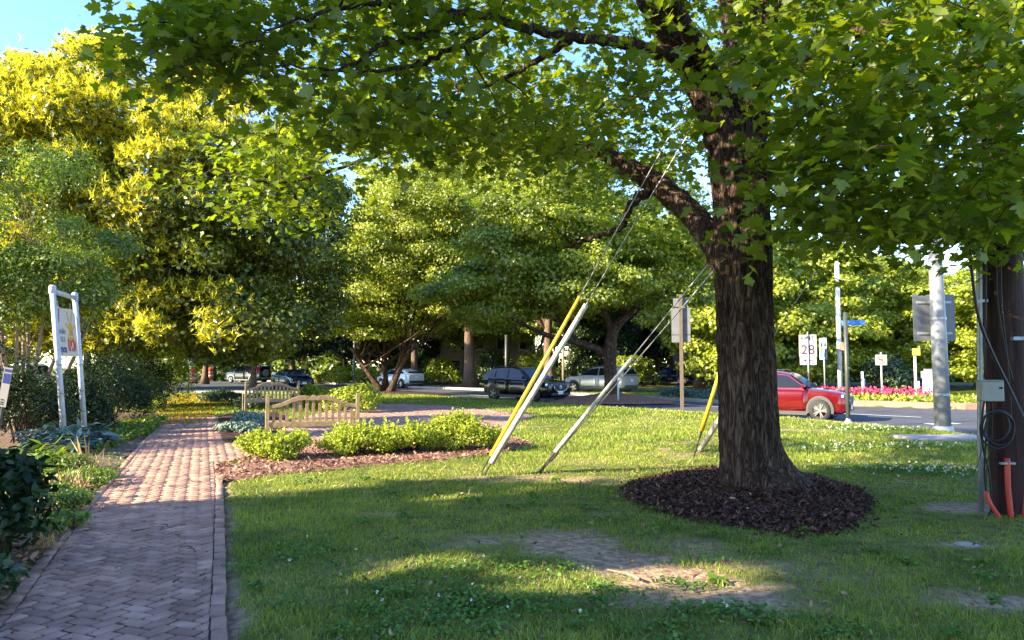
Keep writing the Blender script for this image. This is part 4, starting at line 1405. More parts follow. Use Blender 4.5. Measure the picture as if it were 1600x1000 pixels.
for proto, x, y, rz, s, lab in [
    (P0, 25.5, 52, 1.3, (1.1, 1.1, .98), "bright broad tree behind the no left turn sign"),
    (P0, 30.5, 46, 2.6, (1.0, 1.0, .85), "bright broad tree seen past the grey pole with the blank sign"),
    (P0, 36.5, 58, .4, (1.15, 1.1, .84), "bright broad tree right of the grey pole against the sky"),
    (P0, 48, 60, 4.0, (1.2, 1.2, .92), "broad tree past the utility pole at the right"),
    (P0, 14.2, 47.5, 5.1, (1.0, 1.0, 1.12), "bright broad tree half hidden by the big maple trunk"),
    (P1, 24.5, 60, 1.0, (1.1, 1.1, .92), "dark dense tree behind the bright trees across the crossing"),
    (P1, 33.5, 62, 2.0, (1.1, 1.1, .72), "dark dense tree behind the pink flower bed"),
    (P1, 41.5, 52, 2.5, .55, "small dark tree between the grey pole and utility pole"),
    (P1, -12.5, 72, 3.0, 1.15, "dark dense tree behind the black sedan"),
    (P1, -29, 70, 4.0, 1.1, "dark dense tree behind the grey off roader"),
    (P1, -5.0, 78, 5.0, 1.1, "dark dense tree left of the pale house"),
    (P1, 6.5, 62, .6, .95, "dark dense tree behind the silver crossover"),
    (P2_, 17.0, 58, 2.0, 1.0, "tall pale trunked tree, middle one of the three beyond the verge"),
    (P2_, 19.2, 60, 3.3, .95, "tall slim trunked tree, the one of three next to the maple trunk"),
    (P2_, -8.6, 66, 1.1, 1.1, "tall tree with reddish lit trunk behind the pale hatchback"),
    (P2_, 4.8, 62, 4.4, .9, "tall tree with forked trunk in front of the pale house"),
    (P2_, -34, 84, 4.4, 1.0, "tall tree with a pale trunk beyond the orange barrels"),
    (P2_, 9.6, 70, 2.4, 1.15, "tall tree rising behind the street maple"),
    (P2_, -7.5, 88, .4, 1.35, "tall far tree, seen in the sky gap beside the flowering tree"),
    (P1, 14.3, 73, 1.9, 1.0, "dark dense tree filling the gap left of the timber sign post"),
    (P1, -18.0, 80, 1.2, 1.0, "dark dense tree filling the gap above the lamp post shrubs"),
    (P1, 11.0, 66, 3.2, .7, "small dark tree behind the silver crossover's tail"),
    (P1, -24.5, 50, 1.9, 1.0, "dark dense tree left of the flowering tree trunk, beyond the petals"),
    (P1, -31, 54, 2.9, 1.05, "dark dense tree behind the left sign post, across the road"),
    (P1, -38, 50, .9, 1.1, "dark dense tree behind the white parked vehicle"),
    (P1, -18.5, 53, 4.9, .8, "dark dense tree above the orange barrels"),
    (P2_, 1.5, 71, 5.4, 1.0, "tall tree standing in front of the pale house's right end"),
    (P2_, -4.2, 69.5, 3.9, .85, "tall tree standing in front of the pale house's left end"),
    (P2_, -3.4, 61, 2.2, 1.55, "tallest tree, closing the sky between the forked tree and street maple"),
    (P2_, 3.0, 58, 1.2, 1.4, "tall tree right behind the street maple's low limb"),
    (P2_, -40, 40, .9, 1.1, "tall tree behind the flowering tree at the parking area"),
]:
    dup(proto, (x, y, 0), rz, lab, s)

# far wood, one mass
def woods():
    rng = np.random.default_rng(71)
    blobs = []
    for i in range(44):
        x = -125 + i * 5.3 + rng.normal(0, 1.5)
        y = 98 + rng.uniform(-6, 12)
        if x > 50: y -= (x - 50) * .3
        h = rng.uniform(12, 17) if x < 30 else rng.uniform(8, 10.5)
        blobs.append(((x, y, h * .5), (4.6, 3.5, h * .52), 24))
    for i in range(26):
        x = -44 + i * 3.6 + rng.normal(0, .8)
        y = 84 if x < 6 else 76
        h = rng.uniform(2.5, 4.5)
        blobs.append(((x, y, h * .4), (2.5, 2.0, h * .5), 10))
    P, N, T, CC = crown_points(blobs, rng, 1.6, 90, .55)
    o = leaves("woods", P, N, rng.uniform(.4, .75, len(P)), 'rhomb', M['woods'], tint=T, rng=rng)
    tag(o, "far wood closing the view behind the road", kind='stuff')
woods()

# unseen trees added left of and behind the camera to throw the foreground shade
def shade_trees():
    holes = [(ground(650, 884), .36), (ground(715, 878), .36), (ground(990, 902), .45), (ground(1075, 902), .48), (ground(885, 912), .36), (ground(205, 738), .3), (ground(245, 735), .3), (ground(285, 732), .3), (ground(325, 729), .3), (Vector((2.9, 8.8, 4.9)), .30), (Vector((1.2, 9.8, 4.0)), .30), (Vector((4.1, 7.9, .15)), .12), (Vector((2.0, 8.6, 6.4)), .35), (Vector((-.6, 8.6, 4.4)), .35), (Vector((3.2, 7.4, 4.6)), .3), (Vector((1.4, 7.0, 5.2)), .3)]  # crowns are cut open toward the sun so chosen spots get light
    def filt(P, rng):
        k = np.ones(len(P), bool)
        d = np.array(tuple(-SUND))
        for h, r in holes:
            v = P - np.array(tuple(h))
            al = v @ d
            pr = v - al[:, None] * d
            # wider along the ground's sight line than across
            k &= ~((np.linalg.norm(pr * np.array((.45, .8, 1)), axis=1) < r) & (al > 2))
        return k
    nn = np.array((.431, -.902)); uu = np.array((SUNU.x, SUNU.y))
    for i, (s, u, rr) in enumerate([(-5.3, -14, 4.2), (-.6, -13, 4.6), (4.6, -15, 4.4), (9.5, -13, 4.2)]):
        c = nn * s + uu * u
        blobs = [((c[0], c[1], 6.4), (rr, rr, 5.2), 120), ((c[0], c[1], 3.2), (rr * .9, rr * .9, 2.8), 54), ((c[0], c[1], 6.4), (rr * .6, rr * .6, 4.6), 54)]
        make_tree("unseen_shade_tree", "unseen leafy tree added left of the path to shade the near lawn", "tree", (c[0], c[1], 0), 5, .26, blobs, 1.25, 150, .42, M['tree_d'], M['bark2'], 'rhomb', 300 + i, nlimb=8, filt=filt, group="unseen trees added to shade the near lawn")
shade_trees()

# ------------------------------------------------------------------ shrubs
for i, (px, py, rx, ry, h, lab) in enumerate([
        (430, 720, .56, .42, .44, "yellow green shrub alone at the path junction in front of the bench"),
        (558, 713, .64, .48, .48, "yellow green shrub at the bench end of the row of three"),
        (640, 709, .68, .5, .54, "yellow green shrub in the middle of the row of three"),
        (716, 704, .72, .5, .60, "yellow green shrub of the row of three nearest the guy wires")]):
    g0 = ground(px, py)
    make_bush("shrub", lab, (g0.x, g0.y, .03), rx, ry, h, 9000, .048, M['lime'], 'oval', 100 + i, "yellow green shrubs at the seating area", upright=.9, lumps=26, shoots=90)
for i, (px, Y, rx, h, lab) in enumerate([
        (487, 30, .8, .85, "yellow green shrub behind the far bench's right post"),
        (520, 27, .8, .80, "yellow green shrub between the two benches"),
        (558, 25.5, .9, 1.0, "yellow green shrub behind the near bench's right post")]):
    p = ground(px, CAMZ * F / Y + 572)
    make_bush("shrub", lab, (p.x, Y, 0), rx, .7, h, 2600, .10, M['lime'], 'oval', 120 + i, "yellow green shrubs behind the benches", upright=.5)
for i, (px, Y, rx, h, lab) in enumerate([(533, 64, 1.3, 1.5, "pale green shrub left of the thin lamp post"), (570, 63, 1.5, 1.6, "pale green shrub between the lamp post and forked tree"), (504, 68, 1.0, 1.1, "pale green shrub right of the black sedan")]):
    p = ground(px, CAMZ * F / Y + 572)
    make_bush("shrub", lab, (p.x, Y, 0), rx, 1.0, h, 1500, .2, M['tree_c'], 'oval', 130 + i, "pale green shrubs across the road")
# silvery ground cover plants
for i, (px, py, lab) in enumerate([(372, 676, "silvery plant nearest the brick path in the dark mulch"), (392, 664, "silvery plant behind the near bench's left leg"), (384, 655, "silvery plant furthest from the path edge in the dark mulch")]):
    g0 = ground(px, py)
    make_bush("silver_plant", lab, (g0.x, g0.y, .02), .55, .6, .22, 1500, .075, M['silver'], 'oval', 140 + i, "silvery plants in the dark mulch", cat='plant', upright=.4)
for i, (px, Y, rx, lab) in enumerate([(362, 30, .9, "low dark juniper left of the far bench"), (400, 27.5, .7, "low dark juniper under the far bench"), (345, 33, .8, "low dark juniper at the petal covered path")]):
    p = ground(px, CAMZ * F / Y + 572)
    make_bush("juniper", lab, (p.x, Y, 0), rx, .8, .6, 1700, .13, M['juniper'], 'lance', 150 + i, "low junipers by the far bench")
# dark rhododendrons along the path
for i, (x, y, rx, ry, h, lab) in enumerate([
        (-10.8, 18.0, 1.0, .9, 1.5, "dark glossy shrub right behind the white sign posts"),
        (-11.2, 20.6, 1.2, 1.1, 1.9, "dark glossy shrub second along the path from the sign"),
        (-12.4, 22.8, 1.3, 1.2, 2.2, "dark glossy shrub in the middle of the path hedge"),
        (-13.4, 25.6, 1.3, 1.2, 2.1, "dark glossy shrub fourth along the path from the sign"),
        (-14.2, 28.8, 1.2, 1.3, 1.9, "dark glossy shrub at the petal strewn end of the hedge"),
        (-10.0, 16.9, .8, .7, 1.5, "dark glossy shrub touching the right sign post"),
        (-10.1, 15.3, .8, .8, 1.7, "dark glossy shrub close behind the left sign post"),
        (-13.2, 19.4, 1.3, 1.1, 1.6, "dark glossy shrub behind the slender grey stems")]):
    make_bush("rhododendron", lab, (x, y, 0), rx, ry, h, 4200, .13, M['rhodo'], 'lance', 160 + i, "dark glossy shrubs along the path", lumps=20)
make_bush("young_conifer", "light green feathery young tree rising above the dark path hedge", (-14.0, 29.8, .0), 1.1, 1.0, 3.3, 3200, .16, M['tree_a'], 'lance', 175, cat='tree', upright=.4)
make_bush("rhododendron", "dark glossy shrub added at the left edge to shade the brick path", (-10.3, 13.7, 0), .85, 1.0, 2.7, 3600, .13, M['rhodo'], 'lance', 176, lumps=20)  # added and made tall so its shadow falls on the path
make_bush("rhododendron", "unseen dark glossy shrub added left of the tilted marker to shade the path", (-10.9, 12.2, 0), .9, 1.0, 2.5, 3000, .13, M['rhodo'], 'lance', 177, lumps=20)  # out-of-view shrub added as a shadow caster for the path
# near left corner shrub
p = ground(18, 905)
make_bush("laurel_shrub", "large leaved dark shrub at the near corner left of the path", (-4.3, 6.15, 0), .48, .55, 1.0, 1100, .11, M['rhodo'], 'oval', 180, lumps=16)
make_bush("laurel_shrub", "dark leafy plant low beside the near end of the path", (-3.5, 4.95, 0), .25, .3, .38, 260, .09, M['juniper'], 'oval', 181, lumps=10)

def strap_plant(name, lab, base, n, length, m, seed, tpl='lance', spread=.5, h=.4, group=None, cat='plant', wid=1.0):
    rng = np.random.default_rng(seed)
    r = thing(name, lab, cat, base, 0, group)
    st = MB()
    P = []; D = []; 
    ns = max(3, n // 14)
    for i in range(ns):
        a = rng.uniform(0, 2 * PI); s = spread * rng.uniform(.1, 1)
        top = Vector((math.cos(a) * s, math.sin(a) * s, h * rng.uniform(.7, 1.15)))
        b0 = Vector((math.cos(a) * s * .5, math.sin(a) * s * .5, -.02))
        st.tube([b0, b0.lerp(top, .5) + Vector((0, 0, .03)), top], [.008, .006, .004], 5)
        for k in range(14):
            t = rng.uniform(.35, 1.0)
            P.append(tuple(b0.lerp(top, t)))
            aa = rng.uniform(0, 2 * PI)
            D.append((math.cos(aa), math.sin(aa), rng.uniform(.1, 1.0) * t))
    P = np.array(P); D = np.array(D)
    nr = np.array((0, 0, 1.)) + rng.normal(0, .35, P.shape)
    leaves("foliage", P, nr, length * rng.uniform(.6, 1.25, len(P)), tpl, m, r, dirs=D, rng=rng, widen=np.full(len(P), wid))
    st.build("stem", m if False else M['twig'], r)
    return r
for i, (px, py, lab) in enumerate([(95, 690, "blue green lance leaved plant at the foot of the left sign post"), (140, 694, "blue green lance leaved plant at the foot of the right sign post"), (65, 700, "blue green lance leaved plant under the slender grey stems"), (118, 704, "blue green lance leaved plant in front of the sign posts")]):
    g0 = ground(px, py + 8)
    strap_plant("lance_leaf_plant", lab, (g0.x, g0.y, 0), 150, .30, M['blue'], 190 + i, spread=.55, h=.42, group="blue green plants below the sign", wid=1.3)
for i, (px, py, n, lab) in enumerate([(55, 742, 130, "bright green strappy plant nearest the slender grey stems"), (82, 730, 90, "bright green tall shoot with a faded orange flower"), (18, 745, 150, "bright green leafy clump at the left edge behind the dark shrub"), (30, 775, 120, "bright green leafy clump beside the dark corner shrub")]):
    g0 = ground(px, py + 10)
    strap_plant("daylily", lab, (g0.x, g0.y, 0), n, .27, M['fresh'], 200 + i, spread=.4, h=.42, group="bright green plants left of the path", wid=.9)
for i, (px, py, rx, h, lab) in enumerate([(148, 760, .38, .26, "low lime plant at the sunlit path edge"), (108, 752, .35, .32, "low lime plant behind the dry stalks"), (98, 800, .34, .24, "fresh green low plant in the bed by the path edge"), (92, 832, .28, .2, "fresh green low plant nearest the camera at the path edge"), (60, 790, .4, .25, "thin green weedy plant in the brown leaf litter")]):
    g0 = ground(px, py)
    make_bush("low_plant", lab, (g0.x, g0.y, .02), rx, rx, h, 620, .05, M['fresh'], 'oval', 210 + i, "low green plants in the left bed", cat='plant', upright=.3, lumps=9)
# dry stalks
for i, (px, py, h, n, lab) in enumerate([(130, 742, .62, 26, "tall dry straw stalks in the left bed"), (160, 752, .52, 20, "dry straw stalks leaning over the path edge"), (112, 770, .3, 60, "dry straw tuft among the low lime plants"), (78, 775, .26, 60, "brown dead grass tuft in the leaf litter"), (70, 860, .2, 50, "brown dead grass tuft near the corner shrub")]):
    g0 = ground(px, py)
    rr = np.random.default_rng(230 + i)
    r = thing("dry_stalks", lab, "dead plant", (g0.x, g0.y, .02), 0, "dry stalks in the left bed")
    d = rr.normal(0, .38, (n, 3)); d[:, 2] = 1
    ps = rr.normal(0, .07, (n, 3)); ps[:, 2] = 0
    leaves("straw_tuft", ps, rr.normal(size=(n, 3)), h * rr.uniform(.5, 1.1, n), 'lance', M['dry'], r, dirs=d, rng=rr, widen=np.full(n, .22))
# low green cover between sign and path
rgc = np.random.default_rng(240)
poly = P2([(150, 712), (238, 678), (262, 655), (215, 660), (140, 672)])
xy = scatter_in(poly, 6500, rgc)
N_ = len(xy)
o = leaves("ground_cover", np.concatenate([xy, rgc.uniform(.03, .16, (N_, 1))], 1), np.array((0, 0, 1.)) + rgc.normal(0, .5, (N_, 3)), .075 * rgc.uniform(.6, 1.4, N_), 'oval', M['myrtle'], rng=rgc, widen=np.full(N_, 1.3))
tag(o, "low green ground cover between the sign and the path", kind='stuff')
xy = scatter_in(P2([(60, 880), (200, 725), (170, 700), (60, 730), (20, 830)]), 900, rgc)
N_ = len(xy)
o = leaves("ground_cover", np.concatenate([xy, rgc.uniform(.03, .1, (N_, 1))], 1), np.array((0, 0, 1.)) + rgc.normal(0, .5, (N_, 3)), .05 * rgc.uniform(.6, 1.4, N_), 'oval', M['fresh'], rng=rgc)
tag(o, "sparse green seedlings in the left bed", kind='stuff')
# flower bed across the crossing
FB = [(11.5, 33.0), (14.7, 32.3), (17.2, 29.9), (19.3, 29.9), (20, 31.5), (17, 33.2), (14, 35)]
bed("flower_bed_soil", FB, M['leafsoil'], "soil of the flower bed behind the brick kerb", .1, .2)
xy = scatter_in(FB, 2600, rgc); N_ = len(xy)
o = leaves("bedding_foliage", np.concatenate([xy, rgc.uniform(.08, .36, (N_, 1))], 1), rgc.normal(size=(N_, 3)) + np.array((0, -.3, .6)), .16 * rgc.uniform(.6, 1.3, N_), 'oval', M['tree_c'], rng=rgc)
tag(o, "yellow green bedding plants behind the brick kerb", kind='stuff')
xy = scatter_in([(11.5, 33.6), (15.2, 32.9), (17.8, 30.6), (18.2, 31.4), (16.5, 33.6), (14, 35)], 900, rgc); N_ = len(xy)
o = leaves("bedding_flowers", np.concatenate([xy, rgc.uniform(.42, .66, (N_, 1))], 1), rgc.normal(size=(N_, 3)), .13 * rgc.uniform(.6, 1.3, N_), 'oval', M['pink'], rng=rgc)
tag(o, "band of pink and red flowers behind the brick kerb", kind='stuff')
# purple-leaved low plants on the verge next to the sign post
for i, (x, y, lab) in enumerate([(8.6, 37.8, "low grey green shrub on the verge left of the timber sign post"), (10.2, 36.4, "low grey green shrub on the verge between the sign post and maple trunk"), (11.6, 35.0, "low grey green shrub on the verge behind the maple trunk")]):
    make_bush("verge_shrub", lab, (x, y, .0), 1.1, .6, .55, 900, .13, M['blue'], 'oval', 250 + i, "low shrubs on the verge")
for i, (x, y, rx, h, lab) in enumerate([(-6.6, 68, 1.6, 2.6, "leafy shrub left of the pale house's left windows"), (-1.6, 66, 1.8, 3.2, "leafy shrub hiding the pale house above the navy crossover"), (2.2, 66, 2.0, 3.6, "leafy shrub between the pale house and silver crossover"), (5.6, 60, 1.8, 3.0, "leafy shrub behind the silver crossover's roof"), (9.2, 58, 1.9, 2.8, "leafy shrub behind the silver crossover's tail"), (-9.4, 70, 1.6, 2.2, "leafy shrub behind the pale hatchback's roof")]):
    make_bush("tall_shrub", lab, (x, y, 0), rx, 1.2, h, 2600, .24, M['tree_d'] if i % 2 else M['tree_b'], 'oval', 270 + i, lumps=24)
make_bush("round_shrub", "dark rounded evergreen shrub behind the no left turn sign", (18.6, 36.5, 0), 1.3, 1.2, 2.2, 2600, .16, M['tree_d'], 'oval', 260)
# ================================================================== THINGS
# ------------------------------------------------------------------ vehicles
SUV = dict(
    hull=[(2.28, .46, .80, .55), (2.24, .34, .90, .74), (2.08, .26, .97, .85), (1.6, .23, 1.04, .91), (1.0, .22, 1.09, .92), (0, .22, 1.10, .93), (-1.2, .22, 1.13, .93), (-1.8, .25, 1.15, .91), (-2.15, .32, 1.14, .87), (-2.25, .42, 1.08, .80)],
    roof=[(1.08, 1.07), (.30, 1.58), (-.2, 1.66), (-.9, 1.67), (-1.7, 1.62), (-2.0, 1.53), (-2.24, 1.13)], belt=1.07, wb=.86, wr=.66, topz=1.67,
    win=[[(.88, 1.12), (.28, 1.50), (-.36, 1.57), (-.36, 1.12)], [(-.44, 1.12), (-.44, 1.575), (-1.1, 1.55), (-1.28, 1.50), (-1.28, 1.13)], [(-1.35, 1.16), (-1.35, 1.49), (-1.72, 1.34), (-1.72, 1.22)]],
    wheels=(1.40, -1.36), R=.37, doors=[(1.0, -.38), (-.41, -1.28)])
HATCH = dict(
    hull=[(2.22, .42, .70, .55), (2.16, .30, .80, .72), (1.98, .24, .86, .81), (1.5, .21, .95, .86), (1.0, .20, 1.00, .87), (0, .20, 1.02, .875), (-1.2, .20, 1.06, .87), (-1.8, .24, 1.10, .85), (-2.12, .32, 1.10, .80), (-2.2, .42, 1.02, .74)],
    roof=[(1.40, .97), (.35, 1.43), (-.15, 1.49), (-.7, 1.48), (-1.3, 1.40), (-1.75, 1.28), (-2.12, 1.10)], belt=.99, wb=.80, wr=.60, topz=1.49,
    win=[[(.95, 1.04), (.25, 1.36), (-.28, 1.40), (-.28, 1.04)], [(-.36, 1.04), (-.36, 1.40), (-.9, 1.36), (-1.12, 1.30), (-1.12, 1.05)], [(-1.2, 1.10), (-1.2, 1.29), (-1.55, 1.19)]],
    wheels=(1.36, -1.34), R=.32, doors=[(1.0, -.30), (-.33, -1.15)])
SEDAN = dict(
    hull=[(2.42, .42, .66, .58), (2.36, .28, .76, .76), (2.15, .22, .83, .86), (1.6, .20, .92, .91), (1.0, .19, .97, .92), (0, .19, .98, .925), (-1.2, .19, 1.01, .92), (-1.9, .22, 1.05, .90), (-2.3, .32, 1.05, .84), (-2.4, .42, .95, .78)],
    roof=[(1.15, .95), (.25, 1.38), (-.2, 1.44), (-.7, 1.44), (-1.2, 1.36), (-1.5, 1.27), (-1.95, 1.05)], belt=.96, wb=.84, wr=.62, topz=1.44,
    win=[[(.85, 1.01), (.22, 1.31), (-.33, 1.36), (-.33, 1.01)], [(-.41, 1.01), (-.41, 1.36), (-.95, 1.30), (-1.35, 1.10), (-1.35, 1.03)]],
    wheels=(1.45, -1.38), R=.335, doors=[(1.0, -.35), (-.38, -1.3)])
BOXY = dict(
    hull=[(2.24, .46, .92, .62), (2.20, .36, 1.0, .76), (2.05, .28, 1.05, .84), (1.6, .26, 1.10, .88), (1.0, .25, 1.13, .89), (0, .25, 1.13, .895), (-1.2, .25, 1.13, .895), (-1.8, .27, 1.13, .89), (-2.12, .34, 1.12, .87), (-2.16, .42, 1.05, .84)],
    roof=[(1.1, 1.11), (.55, 1.66), (.1, 1.74), (-.9, 1.75), (-1.7, 1.73), (-1.98, 1.66), (-2.12, 1.12)], belt=1.11, wb=.84, wr=.68, topz=1.75,
    win=[[(.92, 1.17), (.5, 1.60), (-.28, 1.65), (-.28, 1.17)], [(-.36, 1.17), (-.36, 1.65), (-1.15, 1.65), (-1.15, 1.17)], [(-1.23, 1.17), (-1.23, 1.63), (-1.85, 1.60), (-1.85, 1.17)]],
    wheels=(1.38, -1.28), R=.36, doors=[(1.0, -.30), (-.33, -1.18)])
SECF = np.array([0, .10, .35, .72, .95, 1.0]); SECY = np.array([.80, .97, 1.0, .985, .93, .80])

def car(name, label, loc, heading, S, pm, group=None, clad='trim', rim='rim', emblem=False, spare=False, taillow=False):
    root = thing(name, label, "car", loc, math.atan2(heading[1], heading[0]), group)
    H = S['hull']
    hx = np.array([h[0] for h in H])[::-1]
    zb = np.array([h[1] for h in H])[::-1]; zt = np.array([h[2] for h in H])[::-1]; ww = np.array([h[3] for h in H])[::-1]
    def hull_y(x, f):
        return np.interp(x, hx, ww) * np.interp(f, SECF, SECY)
    def hz(x, f):
        a, b = np.interp(x, hx, zb), np.interp(x, hx, zt)
        return a + (b - a) * f
    xs = []
    for a, b in zip(H[:-1], H[1:]):
        k = 4 if abs(a[0] - b[0]) > .3 else 1
        xs += [a[0] + (b[0] - a[0]) * i / k for i in range(k)]
    xs.append(H[-1][0])
    mb = MB()
    half = [(0, 0), (.45, 0)] + [(None, f) for f in SECF] + [(.4, 1.012), (0, 1.018)]
    rings = []
    for x in xs:
        W = float(np.interp(x, hx, ww))
        row = []
        for y, f in half:
            yy = float(hull_y(x, f)) if y is None else y * W
            row.append((x, yy, float(hz(x, f))))
        ring = row + [(px, -py, pz) for px, py, pz in row[::-1][1:-1]]
        rings.append(ring)
    n = len(rings[0])
    vs = [v for r in rings for v in r]
    fs = []
    for i in range(len(rings) - 1):
        for k in range(n):
            fs.append((i * n + k, i * n + (k + 1) % n, (i + 1) * n + (k + 1) % n, (i + 1) * n + k))
    fs.append(tuple(range(n))); fs.append(tuple((len(rings) - 1) * n + k for k in range(n)))
    mb.add(vs, fs)
    # greenhouse
    belt, wb, wr, tz = S['belt'], S['wb'], S['wr'], S['topz']
    gy = lambda z: wb + (wr - wb) * (z - belt) / (tz - belt)
    R = S['roof']
    rx = []
    for a, b in zip(R[:-1], R[1:]):
        rx += [(a[0] + (b[0] - a[0]) * i / 3, a[1] + (b[1] - a[1]) * i / 3) for i in range(3)]
    rx.append(R[-1])
    vs = []; fs = []
    for x, z in rx:
        d = max(z - belt, .0)
        zs = z - min(.07, d * .4)
        row = [(x, wb + .01, belt - .06), (x, gy(zs), zs), (x, gy(z) * .86, z - .012), (x, gy(z) * .5, z + .006), (x, 0, z + .012)]
        ring = row + [(a, -b, c) for a, b, c in row[::-1][1:]]
        vs += ring
    n = 9
    for i in range(len(rx) - 1):
        for k in range(n - 1):
            fs.append((i * n + k, i * n + k + 1, (i + 1) * n + k + 1, (i + 1) * n + k))
    mb.add(vs, fs)
    b = mb.build("body", pm, root, smooth=True)
    try:
        b.data.set_sharp_from_angle(angle=math.radians(38))
    except Exception:
        pass
    # side windows
    for s in (1, -1):
        for w_ in S['win']:
            pts = [(x, s * (gy(z) + .017), z) for x, z in w_]
            MB().plate(pts, (0, s, .3), .006).build("window", M['glass'], root)
        for x0, x1 in S['doors']:
            vs = []; fs = []
            nx, nf = 7, 7
            for i in range(nx):
                x = x0 + (x1 - x0) * i / (nx - 1)
                for j in range(nf):
                    f = .16 + (.93 - .16) * j / (nf - 1)
                    vs.append((x, s * (float(hull_y(x, f)) + .008), float(hz(x, f))))
            for i in range(nx - 1):
                for j in range(nf - 1):
                    fs.append((i * nf + j, i * nf + j + 1, (i + 1) * nf + j + 1, (i + 1) * nf + j))
            d = MB().add(vs, fs).build("door", pm, root, smooth=True)
            so = d.modifiers.new("thick", 'SOLIDIFY'); so.thickness = .014; so.offset = -1 if s > 0 else -1
            xx = x1 + .22
            MB().box((xx, s * (float(hull_y(xx, .8)) + .02), float(hz(xx, .8))), (.18, .025, .03)).build("handle", pm, d, bevel=.006)
        mx = R[0][0] - .22
        MB().lathe([(.001, -.10), (.06, -.08), (.085, 0), (.06, .09), (.001, .1)], 10, 'Y', (mx, s * (wb + .12), belt + .09)).build("mirror", pm, root, smooth=True)
        # sill and wheel arch cladding
        pts = []
        sill = MB()
        sx = np.linspace(S['wheels'][0] - .45, S['wheels'][1] + .45, 8)
        vs = []; fs = []
        for x in sx:
            vs += [(x, s * (float(hull_y(x, .1)) + .012), float(hz(x, -.01))), (x, s * (float(hull_y(x, .14)) + .014), float(hz(x, .13)))]
        for i in range(7): fs.append((2 * i, 2 * i + 1, 2 * i + 3, 2 * i + 2))
        sill.add(vs, fs).build("sill", M[clad], root)
    # windscreen and rear window
    def screen(nm, a, b2, ins):
        (xa, za), (xb, zb2) = a, b2
        d = Vector((xb - xa, 0, zb2 - za)); nn = Vector((-(d.z), 0, d.x)); 
        if nn.z < 0: nn = -nn
        nn.normalize()
        A = Vector((xa, 0, za)).lerp(Vector((xb, 0, zb2)), ins[0]); Bq = Vector((xa, 0, za)).lerp(Vector((xb, 0, zb2)), ins[1])
        ya, yb = gy(A.z) * .87, gy(Bq.z) * .85
        pts = [A + Vector((0, ya, 0)), A + Vector((0, -ya, 0)), Bq + Vector((0, -yb, 0)), Bq + Vector((0, yb, 0))]
        pts = [p + nn * .008 for p in pts]
        MB().plate(pts, nn, .006).build(nm, M['glass'], root)
    screen("windscreen", R[0], R[1], (.04, .93))
    screen("rear_window", R[-1], R[-2], (.14, .92))
    # wheels
    Rw = S['R']
    for wx in S['wheels']:
        yw = float(np.interp(wx, hx, ww))
        for s in (1, -1):
            arch = MB()
            vs = []; fs = []
            k = 22
            for i in range(k + 1):
                a = -0.25 + (PI + .5) * i / k
                for rr, oy in ((Rw * .2, .006), (Rw * 1.10, .006), (Rw * 1.10, .02), (Rw * 1.27, .016)):
                    vs.append((wx + math.cos(a) * rr, s * (yw + oy), Rw + .01 + math.sin(a) * rr))
            for i in range(k):
                for j in range(3):
                    fs.append((i * 4 + j, i * 4 + j + 1, (i + 1) * 4 + j + 1, (i + 1) * 4 + j))
            arch.add(vs, fs).build("wheel_arch", M[clad], root)
            wl = empty("wheel", (wx, s * (yw - .06), Rw))
            wl.parent = root
            MB().lathe([(Rw * .66, -.11), (Rw * .93, -.11), (Rw, -.07), (Rw, .07), (Rw * .93, .11), (Rw * .66, .11)], 28, 'Y').build("tyre", M['rubber'], wl, smooth=True)
            rm = MB()
            o = s * .085
            rm.lathe([(Rw * .68, o), (Rw * .62, o + s * .012), (Rw * .58, o - s * .03), (Rw * .56, -o)], 28, 'Y')
            for q in range(5):
                for dq in (-.16, .16):
                    a = 2 * PI * q / 5 + dq
                    rt = Matrix.Rotation(-a, 3, 'Y')
                    rm.box(rt @ Vector((Rw * .36, 0, 0)) + Vector((0, o, 0)), (Rw * .54, .03, Rw * .085), rt)
            rm.lathe([(.001, o + s * .02), (Rw * .14, o + s * .018), (Rw * .15, o - s * .02)], 14, 'Y')
            rm.build("rim", M[rim], wl)
    # front
    fx = H[0][0]; fz = H[0][2]
    f2 = H[1]; f3 = H[2]
    for s in (1, -1):
        zt_ = f2[2] - .03
        pts = [(f2[0] + .015, s * .50, zt_ - .02), (f3[0] + .03, s * (f3[3] * .965), zt_ + .03), (f3[0] + .03, s * (f3[3] * .985), zt_ - .07), (f2[0] + .02, s * .52, zt_ - .10)]
        MB().plate(pts, (1, s * .4, .1), .025).build("headlight", M['headlight'], root, bevel=.008)
        MB().plate([(f2[0] + .0, s * .50, .44), (f2[0] - .04, s * .72, .46), (f2[0] - .04, s * .72, .38), (f2[0] + .0, s * .50, .38)], (1, 0, 0), .03).build("fog_light", M['trim'], root)
        r2, r3 = H[-2], H[-3]
        zz = S['belt'] + (.02 if not spare else .25)
        hh = .12 if not spare else .40
        pts = [(r2[0] - .02, s * (r2[3] * .60), zz - .10), (r3[0] + .0, s * (r3[3] * .96 + .01), zz - .04), (r3[0] + .0, s * (r3[3] * .96 + .01), zz + hh - .1), (r2[0] - .0, s * (r2[3] * .62), zz + hh - .13)]
        if spare:
            pts = [(r2[0] - .012, s * .83, 1.05), (r3[0] + .02, s * .895, 1.05), (r3[0] + .06, s * .74, 1.60), (r2[0] + .12, s * .70, 1.60)]
        MB().plate(pts, (-1, s * .35, 0), .03).build("tail_light", M['taillight'], root, bevel=.006)
    gx = fx + .012
    gw, g0, g1 = .44, fz - .24, fz + .02
    gp = [(gx, -gw, g1), (gx, gw, g1), (gx + .004, gw * .92, g0 + .06), (gx + .006, gw * .5, g0 - .03), (gx + .006, -gw * .5, g0 - .03), (gx + .004, -gw * .92, g0 + .06)]
    gr = MB().plate(gp, (1, 0, 0), .012).build("grille", M['trim'], root)
